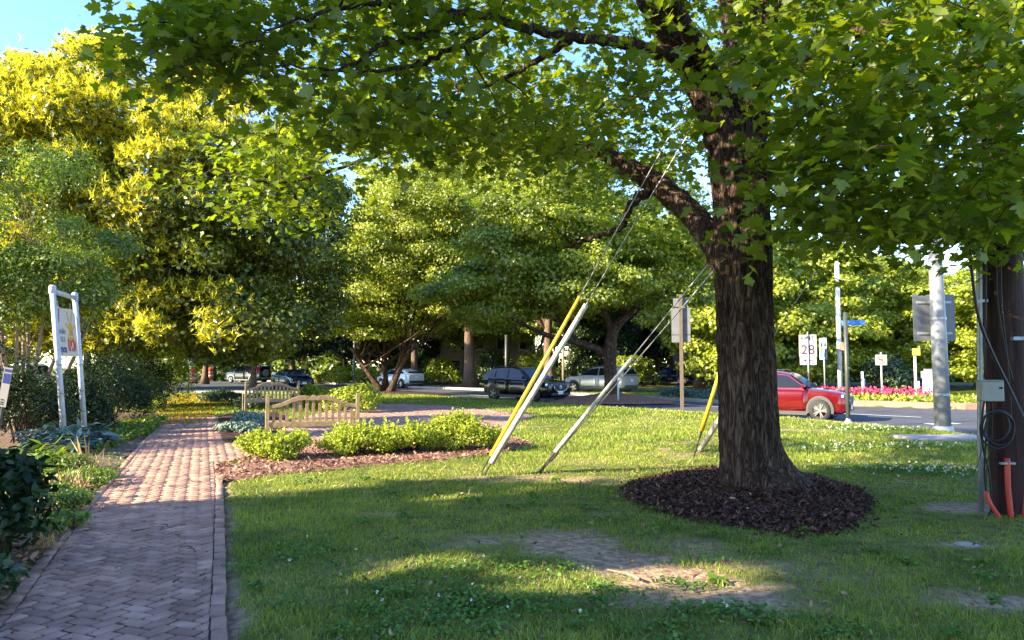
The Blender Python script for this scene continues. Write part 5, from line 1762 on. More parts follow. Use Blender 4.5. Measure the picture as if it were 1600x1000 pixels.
    MB().tube([Vector(gp[1]) + Vector((.012, 0, 0))] + [Vector(p) + Vector((.014, 0, 0)) for p in gp[2:]] + [Vector(gp[0]) + Vector((.012, 0, 0))], .018, 6).build("grille_frame", M['chrome'], gr, smooth=True)
    if emblem:
        e = MB()
        cx = gx + .022
        e.tube([(cx, .075 * math.cos(a), fz - .08 + .06 * math.sin(a)) for a in np.linspace(0, 2 * PI, 17)], .007, 5)
        e.tube([(cx, .06, fz - .05), (cx, .03, fz - .055), (cx, 0, fz - .11), (cx, -.03, fz - .055), (cx, -.06, fz - .05)], .008, 5)
        e.build("emblem", M['chrome'], gr)
    MB().box((fx - .0, 0, .40), (.05, 1.15, .12)).build("lower_grille", M['trim'], root, bevel=.015)
    MB().box((fx + .035, 0, .47), (.015, .32, .15)).build("licence_plate", M['plate'], root)
    bx = H[-1][0]
    MB().box((bx - .012, 0, .46), (.06, 1.35, .18)).build("rear_bumper", M[clad], root, bevel=.02)
    MB().box((bx - .03, 0, .82), (.015, .32, .15)).build("licence_plate", M['plate'], root)
    MB().box((S['wheels'][0] - 1.4, 0, .24), (3.6, 1.3, .12)).build("underbody", M['trim'], root)
    if spare:
        MB().lathe([(.001, bx - .02), (.33, bx - .02), (.35, bx - .06), (.35, bx - .20), (.30, bx - .23), (.001, bx - .23)], 24, 'X', (0, .12, 0.98)).build("spare_wheel_cover", M['p_silver'], root, smooth=False)
    for s in (1, -1):
        if spare or S is SUV:
            MB().tube([(.1, s * .56, tz + .0), (.0, s * .56, tz + .035), (-1.4, s * .56, tz + .02), (-1.55, s * .56, tz - .06)], .016, 6).build("roof_rail", M['trim' if not spare else 'greytrim'], root)
    return root

ZR = -.10
def on(px, Y, z=ZR):
    d = ray(px, 572); 
    return Vector((d.x / d.y * Y, Y, z))
c_ = on(822, 36.2)
car("suv", "navy blue crossover with chrome winged grille badge driving by behind the guy wires", c_, (.68, -.73), SUV, M['p_navy'], clad='trim', rim='darkrim', emblem=True)
car("suv", "silver crossover with its rear half hidden behind the street maple trunk", on(938, 46.5, -.09), (-.76, .65), SUV, M['p_silver'], clad='greytrim')
car("hatchback", "pale blue white liftback seen behind the forked tree stems", on(625, 59.5, -.09), (-.70, .71), HATCH, M['p_white'], clad='trim')
car("sedan", "blue black sedan turning in beyond the far bench", on(457, 55.5, -.09), (.60, -.80), SEDAN, M['p_black'], clad='trim', rim='darkrim')
car("suv", "dark grey boxy off roader with a rear spare wheel, left of the black sedan", on(388, 74, -.05), (-.93, .37), BOXY, M['p_grey'], clad='p_silver', rim='whitepaint', spare=True)
car("crossover", "bright red crossover with its rear hidden behind the big maple trunk", on(1226, 24.0), (.84, -.54), SUV, M['p_red'], clad='greytrim', rim='rim').scale = (.85, .92, .93)
car("van", "white vehicle parked behind the slender grey stems", Vector((-25.5, 37, 0)), (-1, .1), BOXY, M['p_white'], clad='trim')
car("sedan", "dark sedan parked beyond the verge behind the three tree trunks", on(1042, 62, 0), (-.95, .3), SEDAN, M['p_black'])
car("hatchback", "white car at the edge of view past the utility pole", on(1612, 43, -.09), (-1, .2), HATCH, M['p_silver'])

# ------------------------------------------------------------------ benches
def make_bench():
    L = 1.86; hl = L / 2
    root = thing("park_bench", "weathered timber bench with a curved top rail, nearest the yellow green shrubs", "bench", (0, 0, 0), 0, "timber benches at the seating area")
    w_ = .075
    for s in (1, -1):
        MB().box((s * (hl - w_ / 2), 0, .50), (w_, .065, 1.02)).build("leg", M['oak'], root, bevel=.006)
        MB().box((s * (hl - w_ / 2), .52, .31), (w_, .065, .64)).build("leg", M['oak'], root, bevel=.006)
        arm = MB()
        pts = [(-.02 + .03, .66), (.12, .675), (.28, .67), (.42, .66), (.54, .655), (.61, .63)]
        vs = []
        for y, z in pts:
            vs += [(s * (hl - w_ / 2) - .045, y, z), (s * (hl - w_ / 2) + .045, y, z), (s * (hl - w_ / 2) + .045, y, z - .04), (s * (hl - w_ / 2) - .045, y, z - .04)]
        fs = [(0, 1, 2, 3), (20, 23, 22, 21)]
        for i in range(5):
            for k in range(4): fs.append((i * 4 + k, i * 4 + (k + 1) % 4, (i + 1) * 4 + (k + 1) % 4, (i + 1) * 4 + k))
        arm.add(vs, fs).build("armrest", M['oak'], root, bevel=.006)
    seat = MB()
    for k in range(6):
        seat.box((0, .07 + k * .085, .425 + .004 * k), (L - .16, .07, .025))
    seat.build("seat", M['oak'], root, bevel=.004)
    MB().box((0, .52, .37), (L - .15, .028, .08)).build("apron", M['oak'], root, bevel=.004)
    MB().box((0, .0, .40), (L - .15, .045, .105)).build("back_rail", M['oak'], root, bevel=.005)
    # curved crest rail
    i_ = hl - w_
    prof = [(-i_, .80), (-i_ * .86, .815), (-i_ * .66, .865), (-i_ * .45, .945), (-i_ * .28, .985), (-i_ * .14, .985), (-i_ * .055, .965), (0, .975)]
    top = prof + [(0, .975)] + [(-x, z) for x, z in prof[::-1]]
    top = [(-i_, .80), (-i_ * .88, .808), (-i_ * .70, .85), (-i_ * .50, .925), (-i_ * .34, .978), (-i_ * .20, .985), (-i_ * .10, .965), (-i_ * .075, .945), (-i_ * .05, .975), (0, .992)]
    top = top + [(-x, z) for x, z in top[::-1][1:]]
    bot = [(-i_, .72), (-i_ * .70, .765), (-i_ * .45, .86), (-i_ * .28, .89), (0, .88)]
    bot = bot + [(-x, z) for x, z in bot[::-1][1:]]
    bx = np.array([p[0] for p in bot]); bz = np.array([p[1] for p in bot])
    cr = MB()
    vs = []; fs = []
    for x, z in top:
        zb_ = float(np.interp(x, bx, bz))
        vs += [(x, -.026, zb_), (x, .026, zb_), (x, .026, z), (x, -.026, z)]
    n = len(top)
    for i in range(n - 1):
        for k in range(4): fs.append((i * 4 + k, i * 4 + (k + 1) % 4, (i + 1) * 4 + (k + 1) % 4, (i + 1) * 4 + k))
    fs += [(0, 3, 2, 1), ((n - 1) * 4, (n - 1) * 4 + 1, (n - 1) * 4 + 2, (n - 1) * 4 + 3)]
    cr.add(vs, fs).build("top_rail", M['oak'], root, bevel=.005)
    ns = 13
    for k in range(ns):
        x = -i_ + .085 + (2 * i_ - .17) * k / (ns - 1)
        zt_ = float(np.interp(x, bx, bz)) + .012
        MB().box((x, 0, (.45 + zt_) / 2), (.062, .018, zt_ - .45)).build("back_slat", M['oak'], root, bevel=.003)
    return root
bench = make_bench()
a = on(416, 14.9, 0); b = on(563, 15.5, 0)
bench.location = ((a.x + b.x) / 2, (a.y + b.y) / 2, .02)
bench.rotation_euler = (0, 0, math.atan2(b.y - a.y, b.x - a.x))
a2 = on(385, 24.8, 0); b2 = on(467, 25.6, 0)
b_ = dup(bench, ((a2.x + b2.x) / 2, (a2.y + b2.y) / 2, .01), math.atan2(b2.y - a2.y, b2.x - a2.x), "weathered timber bench farther along the brick path, in front of the black sedan", (.96, 1, 1.06))

# ------------------------------------------------------------------ utility pole
UP = on(1577, 8.14, 0)
def utility_pole():
    root = thing("utility_pole", "thick dark timber utility pole with black cables and orange ducts at the lawn edge", "utility pole", UP)
    L = lambda v: Vector(v) - UP
    top = at(1564, 400, 8.14); ax = (top - UP).normalized()
    H = 12.6
    pts = [UP + ax * (H * i / 40) - Vector((0, 0, .1)) for i in range(41)]
    mb = bark_tube(pts, [.222 - .07 * i / 40 for i in range(41)], 56, 6.6, .0035, 0, UP)
    mb.build("pole", M['poletimber'], root, smooth=True, fixn=False)
    def P(px, py, d=0.0): return L(at(px, py, 7.92 + d))
    # conduit on the left flank
    MB().tube([P(1533, 800, .12), P(1532, 700, .12), P(1531, 560, .12), P(1530, 400, .12), P(1529, 200, .12), P(1528, 0, .12)], .030, 12).build("conduit", M['galv'], root, smooth=True)
    for py in (470, 690): MB().box(P(1536, py, .10), (.10, .02, .03)).build("strap", M['galv'], root)
    # service box
    bxo = MB().box(P(1547, 611, -.07), (.235, .11, .215)).build("cable_box", M['box'], root, bevel=.012)
    MB().box(P(1547, 594.5, -.075), (.245, .13, .012)).build("box_lid", M['box'], bxo, bevel=.004)
    MB().tube([P(1562, 606, -.13), P(1566, 606, -.13)], .012, 8).build("latch", M['iron'], bxo)
    # cable coil
    cx, cy = 1560, 668
    for k, (r1, dx, dy) in enumerate([(27, 0, 0), (25, 2, 2), (29, -2, 3), (23, -4, -3)]):
        pts = [P(cx + dx + r1 * .92 * math.cos(a), cy + dy + r1 * 1.02 * math.sin(a), -.03 - .012 * k + .02 * math.sin(a * 2 + k)) for a in np.linspace(0, 2 * PI, 33)]
        MB().tube(pts, .009, 7, cap=False).build("cable_coil", M['cable'], root, smooth=True)
    for pl, r_ in (([(1541, 400), (1540, 500), (1538, 590)], .010), ([(1563, 400), (1566, 480), (1574, 560), (1580, 640), (1578, 680)], .008), ([(1557, 400), (1559, 470), (1570, 540), (1584, 600)], .007),
                   ([(1538, 625), (1534, 660), (1536, 700), (1546, 740), (1549, 790), (1544, 806)], .011), ([(1545, 626), (1541, 680), (1538, 740), (1541, 770)], .010), ([(1550, 626), (1549, 690), (1543, 720), (1540, 765)], .008),
                   ([(1535, 700), (1528, 725), (1520, 742)], .004)):
        q, _ = smooth_path([(P(a, b, -.015 + (.03 if a < 1540 else 0)), 1) for a, b in pl], 5)
        MB().tube(q, r_, 7).build("cable", M['cable'], root, smooth=True)
    # orange ducts
    for pl in ([(1574, 716), (1575, 760), (1579, 800), (1580, 816)],):
        q, _ = smooth_path([(P(a, b, -.05), 1) for a, b in pl], 4)
        MB().tube(q, .027, 12).build("duct", M['orange_duct'], root, smooth=True)
    q, _ = smooth_path([(P(1540, 768, -.03), 1), (P(1548, 788, -.05), 1), (P(1560, 806, -.06), 1), (P(1563, 812, -.06), 1)], 4)
    MB().tube(q, .022, 10).build("duct", M['orange_duct'], root, smooth=True)
    q, _ = smooth_path([(P(1603, 760, .02), 1), (P(1602, 790, .0), 1), (P(1599, 815, -.02), 1)], 4)
    MB().tube(q, .026, 10).build("duct", M['orange_duct'], root, smooth=True)
    MB().box(P(1574, 724, -.05), (.15, .05, .022)).build("duct_clamp", M['galv'], root, bevel=.004)
    MB().box(P(1590, 529, -.0), (.13, .06, .045)).build("bracket", M['galv'], root, bevel=.008)
    for py in (520, 600, 640): MB().tube([P(1586, py, -.02), P(1586, py, -.05)], .010, 8).build("bolt", M['iron'], root)
    # weeds at its foot
    rw = np.random.default_rng(8)
    n = 40
    ps = np.array([tuple(P(rw.uniform(1556, 1600), rw.uniform(806, 815), -.05)) for _ in range(n)])
    leaves("foot_weeds", ps, rw.normal(size=(n, 3)) + np.array((0, -.4, .6)), .05, 'oval', M['fresh'], root, rng=rw)
    return root, ax
_, UAX = utility_pole()
# slack cable crossing in front of the pole
q, _ = smooth_path([(at(1512, 340, 7.5), 1), (at(1518, 420, 7.5), 1), (at(1529, 495, 7.5), 1), (at(1552, 555, 7.5), 1), (at(1578, 608, 7.5), 1), (at(1606, 668, 7.4), 1), (at(1640, 745, 7.3), 1), (at(1660, 800, 7.2), 1)], 6)
q[0:0] = [UP + UAX * 7.5 + Vector((-.2, -.1, 0)), at(1508, 200, 7.6)]
tag(MB().tube(q, .016, 8).build("slack_cable", M['cable'], smooth=True), "loose thick black cable slanting across the front of the utility pole", "cable")

# ------------------------------------------------------------------ guy wires
def project(p):
    v = Vector(p) - Vector((0, 0, CAMZ))
    c, s = math.cos(PITCH), math.sin(PITCH)
    f = v.y * c + v.z * s; u = -v.y * s + v.z * c
    return 800 + F * v.x / f, 500 - F * u / f
def guy(label, apx, via, guard, gm, gr, hmax=12.3, name="guy_wire", dy=.0, rod=.09, group="guy wires of the utility pole"):
    A = ground(*apx, .0)
    best = None
    for i in range(400):
        h = 2 + (hmax - 2) * i / 399
        T = UP + UAX * h + Vector((0, dy, 0))
        lo_, hi_ = 0, 1
        for _ in range(30):
            m = (lo_ + hi_) / 2
            if project(A.lerp(T, m))[0] < via[0]: lo_ = m
            else: hi_ = m
        e = abs(project(A.lerp(T, lo_))[1] - via[1])
        if best is None or e < best[0]: best = (e, h, T)
    T = best[2]
    print("guy", label[:20], "h", round(best[1], 2), "err", round(best[0], 1))
    root = thing(name, label, "guy wire", A, 0, group)
    def tpar(py):
        lo_, hi_ = 0, 1
        for _ in range(40):
            m = (lo_ + hi_) / 2
            if project(A.lerp(T, m))[1] > py: lo_ = m
            else: hi_ = m
        return lo_
    D = T - A
    MB().tube([Vector((0, 0, 0)) - D.normalized() * .08, D * rod * .5], .011, 8).build("anchor_rod", M['iron'], root)
    MB().tube([D * rod * .35, D * rod * .6], .022, 8).build("clamp", M['iron'], root, bevel=.004)
    MB().tube([D * rod * .4, D], .0085, 6).build("strand", M['wire'], root, smooth=True)
    if guard:
        t0, t1 = tpar(guard[0]), tpar(guard[1])
        MB().tube([D * t0, D * ((t0 + t1) / 2), D * t1], [gr * 1.15, gr, gr * .9], 12).build("guard", gm, root, smooth=True)
    return T
guy("guy wire in a yellow plastic guard, standing beside the white guarded one", (750, 742), (905, 465), (712, 464), M['yellowguard'], .027)
guy("guy wire in a long chalky white guard, right beside the yellow one", (756, 743), (915, 477), (723, 476), M['greyguard'], .040)
guy("flatter guy wire in a slim weathered guard, right of the yellow and white pair", (840, 740), (1050, 482), (706, 560), M['greyguard'], .028, dy=.12)
guy("bare thin guy wire right under the flatter guarded one", (843, 740), (1056, 492), None, None, 0, dy=.12)
guy("guy wire in a yellow guard just left of the big maple trunk", (1084, 714), (1128, 570), (672, 570), M['yellowguard'], .034, dy=.1)
guy("guy wire in a short white guard leaning behind the big maple trunk", (1092, 706), (1127, 652), (703, 560), M['greyguard'], .045, dy=.1)

# ------------------------------------------------------------------ board sign at the left
def board_sign():
    Lb = on(107, 14.6, 0); Rb = on(138, 16.2, 0)
    Lt = at(82, 452, 14.6); Rt = at(117, 463, 16.2)
    root = thing("board_sign", "cream board sign with a sun emblem and red letters on two leaning white pipe posts", "sign", Lb)
    W = lambda v: Vector(v) - Lb
    for a, b in ((Lb, Lt), (Rb, Rt)):
        p = MB().tube([W(a) - Vector((0, 0, .1)), W(a.lerp(b, .5)), W(b)], .055, 16).build("post", M['whitepvc'], root, smooth=True)
        MB().lathe([(.058, -.09), (.067, -.06), (.067, .05), (.05, .085), (.001, .09)], 16, 'Z', W(b)).build("post_cap", M['whitepvc'], p, smooth=True)
        for f in (.20, .34, .52): 
            c = W(a.lerp(b, f))
            MB().lathe([(.059, -.012), (.060, .012)], 14, 'Z', c).build("joint_ring", M['greyink'], p)
    MB().tube([W(Lt.lerp(Lb, .012)), W(Rt.lerp(Rb, .012))], .05, 14).build("top_rail", M['whitepvc'], root, smooth=True)
    ux = ((Rb + Rt) / 2 - (Lb + Lt) / 2); wid = ux.length; ux.normalize()
    uy = (Lt - Lb).normalized(); uy = (uy - ux * uy.dot(ux)).normalized()
    nz_ = ux.cross(uy).normalized()
    o = Lb.lerp(Lt, (1.80) / Lt.z)          # lower left of the panel on the left post's axis
    mw = wid - .20; ph = 1.02
    o0 = o + ux * .10
    mtx = Matrix((( ux.x, uy.x, nz_.x, 0), (ux.y, uy.y, nz_.y, 0), (ux.z, uy.z, nz_.z, 0), (0, 0, 0, 1)))
    mtx.translation = W(o0)
    def PL(x, y, z=0.0): return mtx @ Vector((x * mw, y * ph, z))
    pn = MB().plate([PL(0, 0, -.012), PL(1, 0, -.012), PL(1, .93, -.012), PL(.8, 1.0, -.012), PL(.3, .965, -.012), PL(0, 1, -.012)], nz_, .024).build("sign_panel", M['cream'], root)
    for x in (.18, .82): MB().tube([PL(x, .96), PL(x, 1.12)], .008, 6).build("hanger", M['iron'], root)
    def art(nm, poly, m, z=.0135): return MB().plate([PL(x, y, z) for x, y in poly], nz_, .003).build(nm, m, pn)
    art("emblem_house", [(.56, .42), (.80, .42), (.78, .66), (.72, .70), (.64, .70), (.58, .66)], M['amber'])
    art("emblem_door", [(.66, .45), (.74, .45), (.74, .54), (.66, .54)], M['greyink'], .0166)
    art("emblem_base", [(.49, .34), (.85, .34), (.85, .40), (.49, .40)], M['amber'])
    for a0, b0, c0 in (((.60, .73), (.54, .92), .02), ((.74, .73), (.80, .92), .02), ((.54, .58), (.42, .67), .02), ((.83, .58), (.92, .66), .02)):
        d = Vector((b0[0] - a0[0], b0[1] - a0[1])).normalized(); e = Vector((-d.y, d.x)) * c0
        art("emblem_ray", [(a0[0] + e.x, a0[1] + e.y), (a0[0] - e.x, a0[1] - e.y), (b0[0] - e.x, b0[1] - e.y), (b0[0] + e.x, b0[1] + e.y)], M['amber'])
    def tx(body, x, y, s, m, sx=1.0):
        mm = mtx @ Matrix.Translation((x * mw, y * ph, .015))
        text_part("lettering", body, s, m, pn, mm, sx=sx)
    tx("RPCM", .67, .215, .34, M['redink'], .72)
    art("rule", [(.49, .105), (.86, .105), (.86, .125), (.49, .125)], M['greyink'])
    tx("smaller", .22, .50, .17, M['greyink'])
    tx("UCA", .22, .33, .16, M['greyink'])
    tx("rpcm", .22, .14, .22, M['blueink'])
    for k in range(5):
        a = k * .07
        art("wheat_mark", [(.06 + .01 * k, .70 + a * .8), (.12 + .015 * k, .73 + a * .8), (.09 + .01 * k, .66 + a * .8)], M['brownink'])
board_sign()

# small tilted marker
def marker():
    b = on(-6, 12.2, 0); t = at(15, 574, 12.0)
    root = thing("marker_sign", "narrow white and blue marker plate on a tilted dark post at the left edge", "sign", b)
    d = (t - b)
    MB().tube([Vector((0, 0, -.1)), d * .99], .022, 8).build("post", M['darkpole'], root)
    ax = d.normalized(); rt = Vector((1, .15, 0)).normalized(); rt = (rt - ax * rt.dot(ax)).normalized(); nn = ax.cross(rt); 
    if nn.y > 0: nn = -nn
    def Q(x, s): return d * s + rt * x + nn * .026
    pl = MB().plate([Q(-.062, .60), Q(.062, .60), Q(.062, 1.0), Q(-.062, 1.0)], nn, .006).build("plate", M['signwhite'], root)
    for s0, s1 in ((.955, .985), (.84, .94)):
        MB().plate([Q(-.05, s0) + nn * .007, Q(.05, s0) + nn * .007, Q(.05, s1) + nn * .007, Q(-.05, s1) + nn * .007], nn, .002).build("blue_band", M['blueink'], pl)
    for s0 in (.62, .64, .665): MB().plate([Q(-.03, s0) + nn * .007, Q(.02, s0) + nn * .007, Q(.02, s0 + .012) + nn * .007, Q(-.03, s0 + .012) + nn * .007], nn, .002).build("small_print", M['ink'], pl)
marker()
# pale yellow barrier rail
r = thing("barrier_rail", "low pale yellow barrier rail behind the slender grey stems", "barrier", (-17.5, 26, 0))
MB().box((0, 0, .50), (5.2, .12, .14)).build("rail", M['signyellow'] if False else mat("barrier_yellow", (.70, .55, .22), .6, var=.15), r, bevel=.01)
for x in (-2.0, .2, 2.3): MB().box((x, .07, .25), (.10, .10, .62)).build("post", M['brownpole'], r)

# ------------------------------------------------------------------ road signs and poles
def face_rot(x, y): return math.atan2(y, x) - PI / 2
def signpost(name, label, cat, loc, h, r, m, rotz=None, group=None, n=10):
    root = thing(name, label, cat, loc, face_rot(loc[0], loc[1]) if rotz is None else rotz, group)
    MB().tube([(0, 0, -.15), (0, 0, h)], r, n).build("post", m, root, smooth=True)
    return root
def panel(root, nm, x0, x1, z0, z1, y, m, th=.012, cr=.0, parent=None):
    pts = [(x0, y, z0), (x1, y, z0), (x1, y, z1), (x0, y, z1)]
    return MB().plate(pts, (0, -1, 0), th).build(nm, m, parent or root, bevel=.004)

# route marker 28
p = on(1263, 33.5, .1)
s = signpost("route_sign", "white EAST 28 route marker with a left arrow above the red car's bonnet", "road sign", p, 3.05, .035, M['galv'])
z0, z1 = at(1263, 570, 33.5).z - .1, at(1263, 523, 33.5).z - .1
# the post stands in front of the plates, as in the photograph
y0 = .045
ph = z1 - z0
top = panel(s, "direction_plate", -.37, .37, z1 - .38, z1, y0 + .012, M['signwhite'])
mid = panel(s, "route_plate", -.375, .375, z1 - .38 - .60, z1 - .385, y0 + .012, M['signwhite'])
bot = panel(s, "arrow_plate", -.35, .35, z0, z1 - .99, y0 + .012, M['signwhite'])
text_part("lettering", "EAST", .26, M['ink'], top, facing(0, y0 - .003, z1 - .17))
text_part("lettering", "28", .60, M['brownink'], mid, facing(0, y0 - .003, z1 - .70))
MB().box((0, y0 - .003, z1 - .44), (.62, .004, .015)).build("rule", M['greyink'], mid)
MB().plate([(-.22, y0 - .002, z0 + .19), (-.08, y0 - .002, z0 + .27), (-.08, y0 - .002, z0 + .21), (.20, y0 - .002, z0 + .21), (.20, y0 - .002, z0 + .17), (-.08, y0 - .002, z0 + .17), (-.08, y0 - .002, z0 + .11)], (0, -1, 0), .004).build("arrow", M['brownink'], bot)
MB().box((0, -.02, z1 - .12), (.10, .05, .10)).build("bracket", M['iron'], s, bevel=.01)
# lane sign
p = on(1288, 34.5, .1)
s = signpost("lane_sign", "narrow angled pale sign with two black arrows right of the route marker", "road sign", p, 2.75, .032, M['galv'], face_rot(p.x, p.y) - math.radians(66))
z0, z1 = at(1288, 562, 34.5).z - .1, at(1288, 528, 34.5).z - .1
pn = panel(s, "sign_panel", -.38, .38, z0, z1, -.03, M['skyblue'])
for x0, bend in ((-.16, 0), (.14, .1)):
    pts = [(x0 - .045, z0 + .12), (x0 + .045, z0 + .12), (x0 + .045 + bend, z1 - .38), (x0 + .12 + bend, z1 - .38), (x0 + bend, z1 - .10), (x0 - .12 + bend, z1 - .38), (x0 - .045 + bend, z1 - .38)]
    MB().plate([(x, -.0425, z) for x, z in pts], (0, -1, 0), .004).build("arrow", M['ink'], pn)
# no left turn
p = on(1377, 33.2, .1)
s = signpost("turn_ban_sign", "white square sign with a red ring and bar over a left arrow", "road sign", p, 2.1, .032, M['whitepaint'])
z0, z1 = at(1377, 570, 33.2).z - .1, at(1377, 555, 33.2).z - .1
cz_ = (z0 + z1) / 2; hs = .23
pn = panel(s, "sign_panel", -hs, hs, cz_ - hs, cz_ + hs, -.03, M['signwhite'])
ring = MB()
vs = []; fs = []
for k in range(32):
    a = 2 * PI * k / 32
    for rr in (.145, .185):
        vs.append((math.cos(a) * rr, -.0455, cz_ + math.sin(a) * rr))
for k in range(32):
    k2 = (k + 1) % 32
    fs.append((2 * k, 2 * k + 1, 2 * k2 + 1, 2 * k2))
ring.add(vs, fs).build("ban_ring", M['redink'], pn)
MB().plate([(-.12, -.0435, cz_ + .085), (-.085, -.0435, cz_ + .12), (.12, -.0435, cz_ - .085), (.085, -.0435, cz_ - .12)], (0, -1, 0), .004).build("ban_bar", M['redink'], pn)
MB().plate([(.03, -.0425, cz_ - .10), (.075, -.0425, cz_ - .10), (.075, -.0425, cz_ + .045), (-.04, -.0425, cz_ + .045), (-.04, -.0425, cz_ + .085), (-.12, -.0425, cz_ + .02), (-.04, -.0425, cz_ - .04), (-.04, -.0425, cz_ + .0), (.03, -.0425, cz_ + .0)], (0, -1, 0), .0028).build("turn_arrow", M['ink'], pn)
# big grey pole with blank sign back
p = Vector((10.62, 18.45, 0)); p = on(1470, 18.45, 0)
tp = at(1461, 392, 18.45)
root = thing("traffic_pole", "stout grey steel pole with a blank sign back at the corner kerb", "pole", p)
d = (tp - p)
MB().tube([Vector((0, 0, -.1)), d * .5, d, d * 2.0], [.19, .175, .155, .13], 24).build("pole", M['greypole'], root, smooth=True)
MB().lathe([(.001, .12), (.20, .12), (.235, .06), (.24, -.05)], 24).build("base_collar", M['galv'], root, smooth=False)
zz0, zz1 = at(1463, 533, 18.7).z, at(1463, 460, 18.7).z
xx0, xx1 = on(1430, 18.7).x - p.x, on(1496, 18.7).x - p.x
pn = MB().plate([(xx0, .27, zz0), (xx1, .27, zz0), (xx1, .27, zz1), (xx0, .27, zz1)], (0, 1, 0), .012).build("sign_back", M['signback'], root, bevel=.003)
for z in (zz0 + .2, zz1 - .2): MB().box(((xx0 + xx1) / 2, .255, z), (xx1 - xx0 - .2, .03, .06)).build("sign_brace", M['galv'], pn)
for f in (.20, .62, .95): MB().lathe([(.185, -.03), (.186, .03)], 20, 'Z', d * f).build("band", M['galv'], root)
# timber sign post with sign backs
p = on(1065, 26.3, 0)
root = thing("timber_sign_post", "brown timber post carrying two stacked sign backs beside the near kerb", "road sign", p, face_rot(p.x, p.y))
MB().box((0, 0, 2.0), (.13, .11, 4.3)).build("post", M['brownpole'], root, bevel=.008)
zz0, zz1 = at(1065, 535, 26.3).z, at(1065, 481, 26.3).z
for a, b in ((zz0, zz0 + .26), (zz0 + .28, zz1)): panel(root, "sign_back", -.33, .33, a, b, .09, M['signback'], .014)
panel(root, "top_plate", -.26, .22, zz1 + .04, zz1 + .35, .09, M['signback'], .014)
# dark steel pole at the kerb and white signal pole
p = on(1323, 20.7, 0)
s = signpost("steel_post", "slim dark steel post in front of the red car's nose", "pole", p, at(1323, 488, 20.7).z, .055, M['darkpole'], n=14)
MB().lathe([(.12, -.02), (.12, .05), (.07, .09), (.06, .14)], 14).build("base_collar", M['galv'], s)
p = on(1312, 35.2, .1)
s = signpost("signal_pole", "white signal pole with a lit red lamp and blue street name plate", "traffic signal", p, 6.5, .105, M['whitepaint'], n=16)
zc = at(1315, 541, 35.2).z - .1
hd = MB().box((.16, -.10, zc), (.40, .22, .42)).build("signal_head", M['galv'], s, bevel=.02)
MB().box((.13, -.222, zc), (.24, .02, .26)).build("red_lamp", M['redlamp'], hd, bevel=.008)
zb_ = at(1330, 505, 35.2).z - .1
panel(s, "street_name_plate", .15, 1.15, zb_ - .12, zb_ + .12, -.05, M['streetblue'], .014)
# pedestrian signal pole
p = on(1430, 31.6, .1)
s = signpost("pedestrian_signal", "white pole with push button box and a small signal head in the flower bed", "traffic signal", p, at(1430, 556, 31.6).z - .1, .055, M['whitepaint'], n=12)
zt_ = at(1430, 551, 31.6).z - .1
hd = MB().box((.06, -.02, zt_ + .03), (.30, .22, .30)).build("signal_head", M['amber'], s, bevel=.02)
panel(s, "visor", .14, .21, zt_ - .12, zt_ + .20, -.10, M['greyink'], .02)
MB().box((.04, -.06, at(1430, 601, 31.6).z - .1), (.20, .10, .30)).build("button_box", M['whitepaint'], s, bevel=.01)
# other posts of the island
p = on(1347, 33.4, .1)
s = signpost("grey_post", "short white post with a grey sleeve at the left end of the flower bed", "post", p, 1.25, .055, M['whitepaint'], n=12)
MB().tube([(.02, 0, .35), (.02, 0, .95)], .085, 12).build("sleeve", M['galv'], s, smooth=True)
p = on(1442, 31.2, .1)
s = signpost("small_sign", "small pale sign on a thin post right of the pedestrian signal", "road sign", p, 1.25, .028, M['whitepaint'])
pn = panel(s, "sign_panel", -.08, .08, 1.0, 1.28, -.03, M['signwhite'])
MB().box((0, -.0445, 1.14), (.03, .004, .18)).build("mark", M['greyink'], pn)
p = on(1391, 36, 0)
signpost("bollard_post", "plain weathered post between the turn ban sign and rounded shrub", "post", p, 1.7, .09, M['brownpole'], n=10)
p = on(1451, 33.5, 0)
s = signpost("cabinet", "blue grey control cabinet half hidden by the stout grey pole", "cabinet", p, .2, .05, M['darkpole'])
cb = MB().box((0, 0, .80), (.42, .4, 1.35)).build("housing", M['signback'], s, bevel=.02)
MB().box((0, -.205, .80), (.36, .012, 1.2)).build("door", M['galv'], cb, bevel=.004)
# across the road on the left
def xy_post(px, Y): return on(px, Y, 0)
p = xy_post(300, 60)
s = signpost("notice_sign", "small light blue notice on a thin post above the nearer orange barrel", "road sign", p, 2.75, .03, M['galv'])
panel(s, "sign_panel", -.28, .28, 2.1, 2.7, -.035, M['skyblue'])
p = xy_post(477, 66)
s = signpost("crossing_sign", "fluorescent yellow diamond pedestrian sign beyond the black sedan", "road sign", p, 2.9, .035, M['galv'])
MB().plate([(-.12, -.04, 1.82), (.33, -.04, 2.27), (-.12, -.04, 2.72), (-.57, -.04, 2.27)], (0, -1, 0), .012).build("sign_panel", M['signyellow'], s)
fg = MB()
fg.lathe([(.001, .06), (.05, .03), (.055, 0), (.04, -.05), (.001, -.06)], 10, 'Z', (-.12, -.06, 2.50))
fg.plate([(-.20, -.0525, 2.40), (-.04, -.0525, 2.42), (-.06, -.0525, 2.22), (.02, -.0525, 2.00), (-.06, -.0525, 1.99), (-.12, -.0525, 2.16), (-.20, -.0525, 1.99), (-.27, -.0525, 2.02), (-.17, -.0525, 2.24)], (0, -1, 0), .004)
fg.build("walking_figure", M['ink'], s)
panel(s, "arrow_plaque", -.40, .14, 1.36, 1.72, -.04, M['signyellow'])
p = xy_post(553, 61.5)
s = signpost("lamp_post", "thin grey lamp post between two pale green shrubs", "lamp post", p, 6.6, .075, M['galv'], n=12)
MB().tube([(0, 0, 6.5), (.2, 0, 6.9), (.9, 0, 7.0)], .04, 8).build("arm", M['galv'], s)
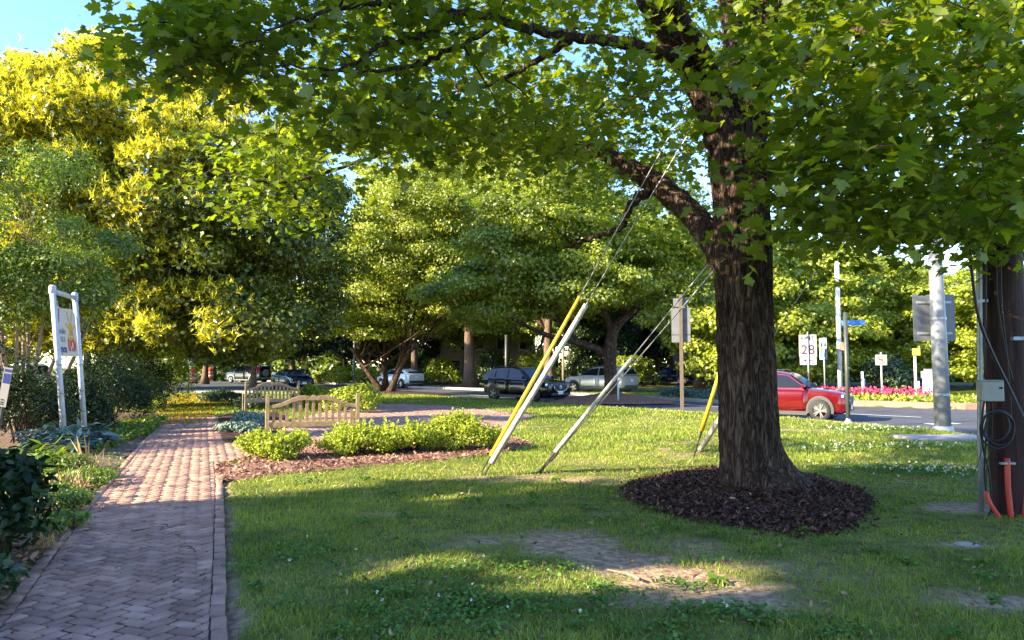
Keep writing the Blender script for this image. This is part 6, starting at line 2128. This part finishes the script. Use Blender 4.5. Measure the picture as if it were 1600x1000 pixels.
MB().box((1.1, 0, 6.98), (.6, .25, .12)).build("lamp_head", M['darkpole'], s, bevel=.04)
signpost("steel_post", "dark steel post left of the navy crossover's roof", "pole", xy_post(791, 57), 4.0, .11, M['darkpole'])
signpost("timber_pole", "thin pale timber pole between the navy and silver crossovers", "pole", xy_post(880, 58), 3.6, .10, M['bark_pale'])
p = on(965.5, 32.4, .25)
signpost("marker_post", "short white plastic marker against the street maple trunk", "post", p, .75, .04, M['whitepaint'])
# traffic barrels
def barrel(label, loc):
    root = thing("traffic_barrel", label, "traffic barrel", loc, 0, "orange construction barrels")
    prof = [(.33, 0, 'b'), (.29, .10, 'o'), (.29, .30, 'w'), (.275, .45, 'o'), (.265, .60, 'w'), (.25, .75, 'o'), (.235, .98, 'e')]
    MB().lathe([(.36, 0), (.36, .07), (.30, .09)], 20).build("base", M['rubber'], root)
    for i in range(1, 6):
        r0, z0_, k = prof[i]; r1, z1_, _ = prof[i + 1]
        MB().lathe([(r0, z0_), (r0 * .99, z1_ - .008), (r1 * .98, z1_)], 20).build("stripe", M['barrel_o'] if k == 'o' else M['barrel_w'], root, smooth=True)
    MB().lathe([(.235, .98), (.20, 1.03), (.001, 1.04)], 20).build("lid", M['barrel_o'], root)
    MB().box((0, 0, 1.08), (.16, .04, .10)).build("handle", M['barrel_o'], root, bevel=.015)
    return root
bb = barrel("nearer orange and white barrel beside the dark hedge end", on(303, 58, .25)); bb.scale = (1.05, 1.05, 1.05)
dup(bb, on(328, 74, .25), 0, "farther orange and white barrel left of the grey off roader", 1.1)
# pale kerb stone and drain slab
a = on(300, 44, .0)
tag(MB().box((a.x + 1.3, a.y, .06), (5.0, .35, .16)).build("kerb_stone", M['concrete'], bevel=.03), "pale long kerb stone at the petal strewn end of the path", "kerb stone")
g1 = ground(1470, 687)
sl = MB().box((g1.x, g1.y, .02), (1.7, 1.0, .10)).build("drain_slab", M['kerb'], bevel=.02)
tag(sl, "flat concrete drain slab by the corner kerb left of the utility pole", "drain slab")
g1 = ground(1510, 851)
st = MB().lathe([(.001, .035), (.06, .03), (.10, .01), (.11, -.03)], 9, 'Z', (g1.x, g1.y, 0)).build("stone", M['concrete'], smooth=True)
st.scale = (1, 1, .5); tag(st, "small flat grey stone in the shaded grass before the utility pole", "stone")
mb = MB()
for px, py, L, a in [(1000, 905, .32, 2.1), (1010, 918, .2, 2.3)]:
    q = ground(px, py, .02); mb.tube([q, q + Vector((math.cos(a), math.sin(a), .03)) * L * .5, q + Vector((math.cos(a + .2), math.sin(a + .2), .02)) * L], [.012, .01, .005], 6)
tag(mb.build("stick", M['bark_pale']), "short pale stick on the sunlit bare earth", "stick")

# ------------------------------------------------------------------ houses
def house(label, loc, rotz, wd, dp, hz_, rh, wm, rm, nwin, name="house"):
    root = thing(name, label, "house", loc, rotz)
    wl = MB().box((0, 0, hz_ / 2 - .3), (wd, dp, hz_ + .6)).build("wall", wm, root)
    ov = .4
    a, b = wd / 2 + ov, dp / 2 + ov
    rf = MB().add([(-a, -b, hz_), (a, -b, hz_), (a, b, hz_), (-a, b, hz_), (-a, 0, hz_ + rh), (a, 0, hz_ + rh), (-a, -b, hz_ - .15), (a, -b, hz_ - .15), (a, b, hz_ - .15), (-a, b, hz_ - .15)],
                  [(0, 1, 5, 4), (2, 3, 4, 5), (0, 4, 3), (1, 2, 5), (6, 9, 8, 7), (0, 6, 7, 1), (2, 8, 9, 3), (1, 7, 8, 2), (3, 9, 6, 0)]).build("roof", rm, root)
    MB().box((wd * .25, .3, hz_ + rh * .9), (.7, .7, 1.6)).build("chimney", M['housebrick'], rf)
    for k in range(nwin):
        x = -wd / 2 + wd * (k + .5) / nwin
        for z in ([hz_ * .28, hz_ * .74] if hz_ > 4 else [hz_ * .55]):
            w_ = MB().box((x, -dp / 2 - .03, z), (1.1, .08, 1.5)).build("window", M['whitepaint'], root, bevel=.01)
            MB().box((x, -dp / 2 - .075, z), (.9, .02, 1.3)).build("pane", M['winglass'], w_)
            MB().box((x, -dp / 2 - .10, z - .8), (1.3, .18, .08)).build("sill", M['whitepaint'], w_)
    MB().box((wd * .07, -dp / 2 - .04, 1.0), (1.0, .09, 2.1)).build("door", M['darkpole'], root, bevel=.01)
    return root
house("pale two storey house glimpsed between the trees behind the navy crossover", (-3.2, 79, 0), .25, 9.5, 8, 5.4, 2.6, M['render'], M['roof'], 4)
house("low brown roofed brick house behind the three tree trunks", (20.0, 68, -.9), -.1, 10, 7, 2.4, 2.0, M['housebrick'], M['roof'], 3)
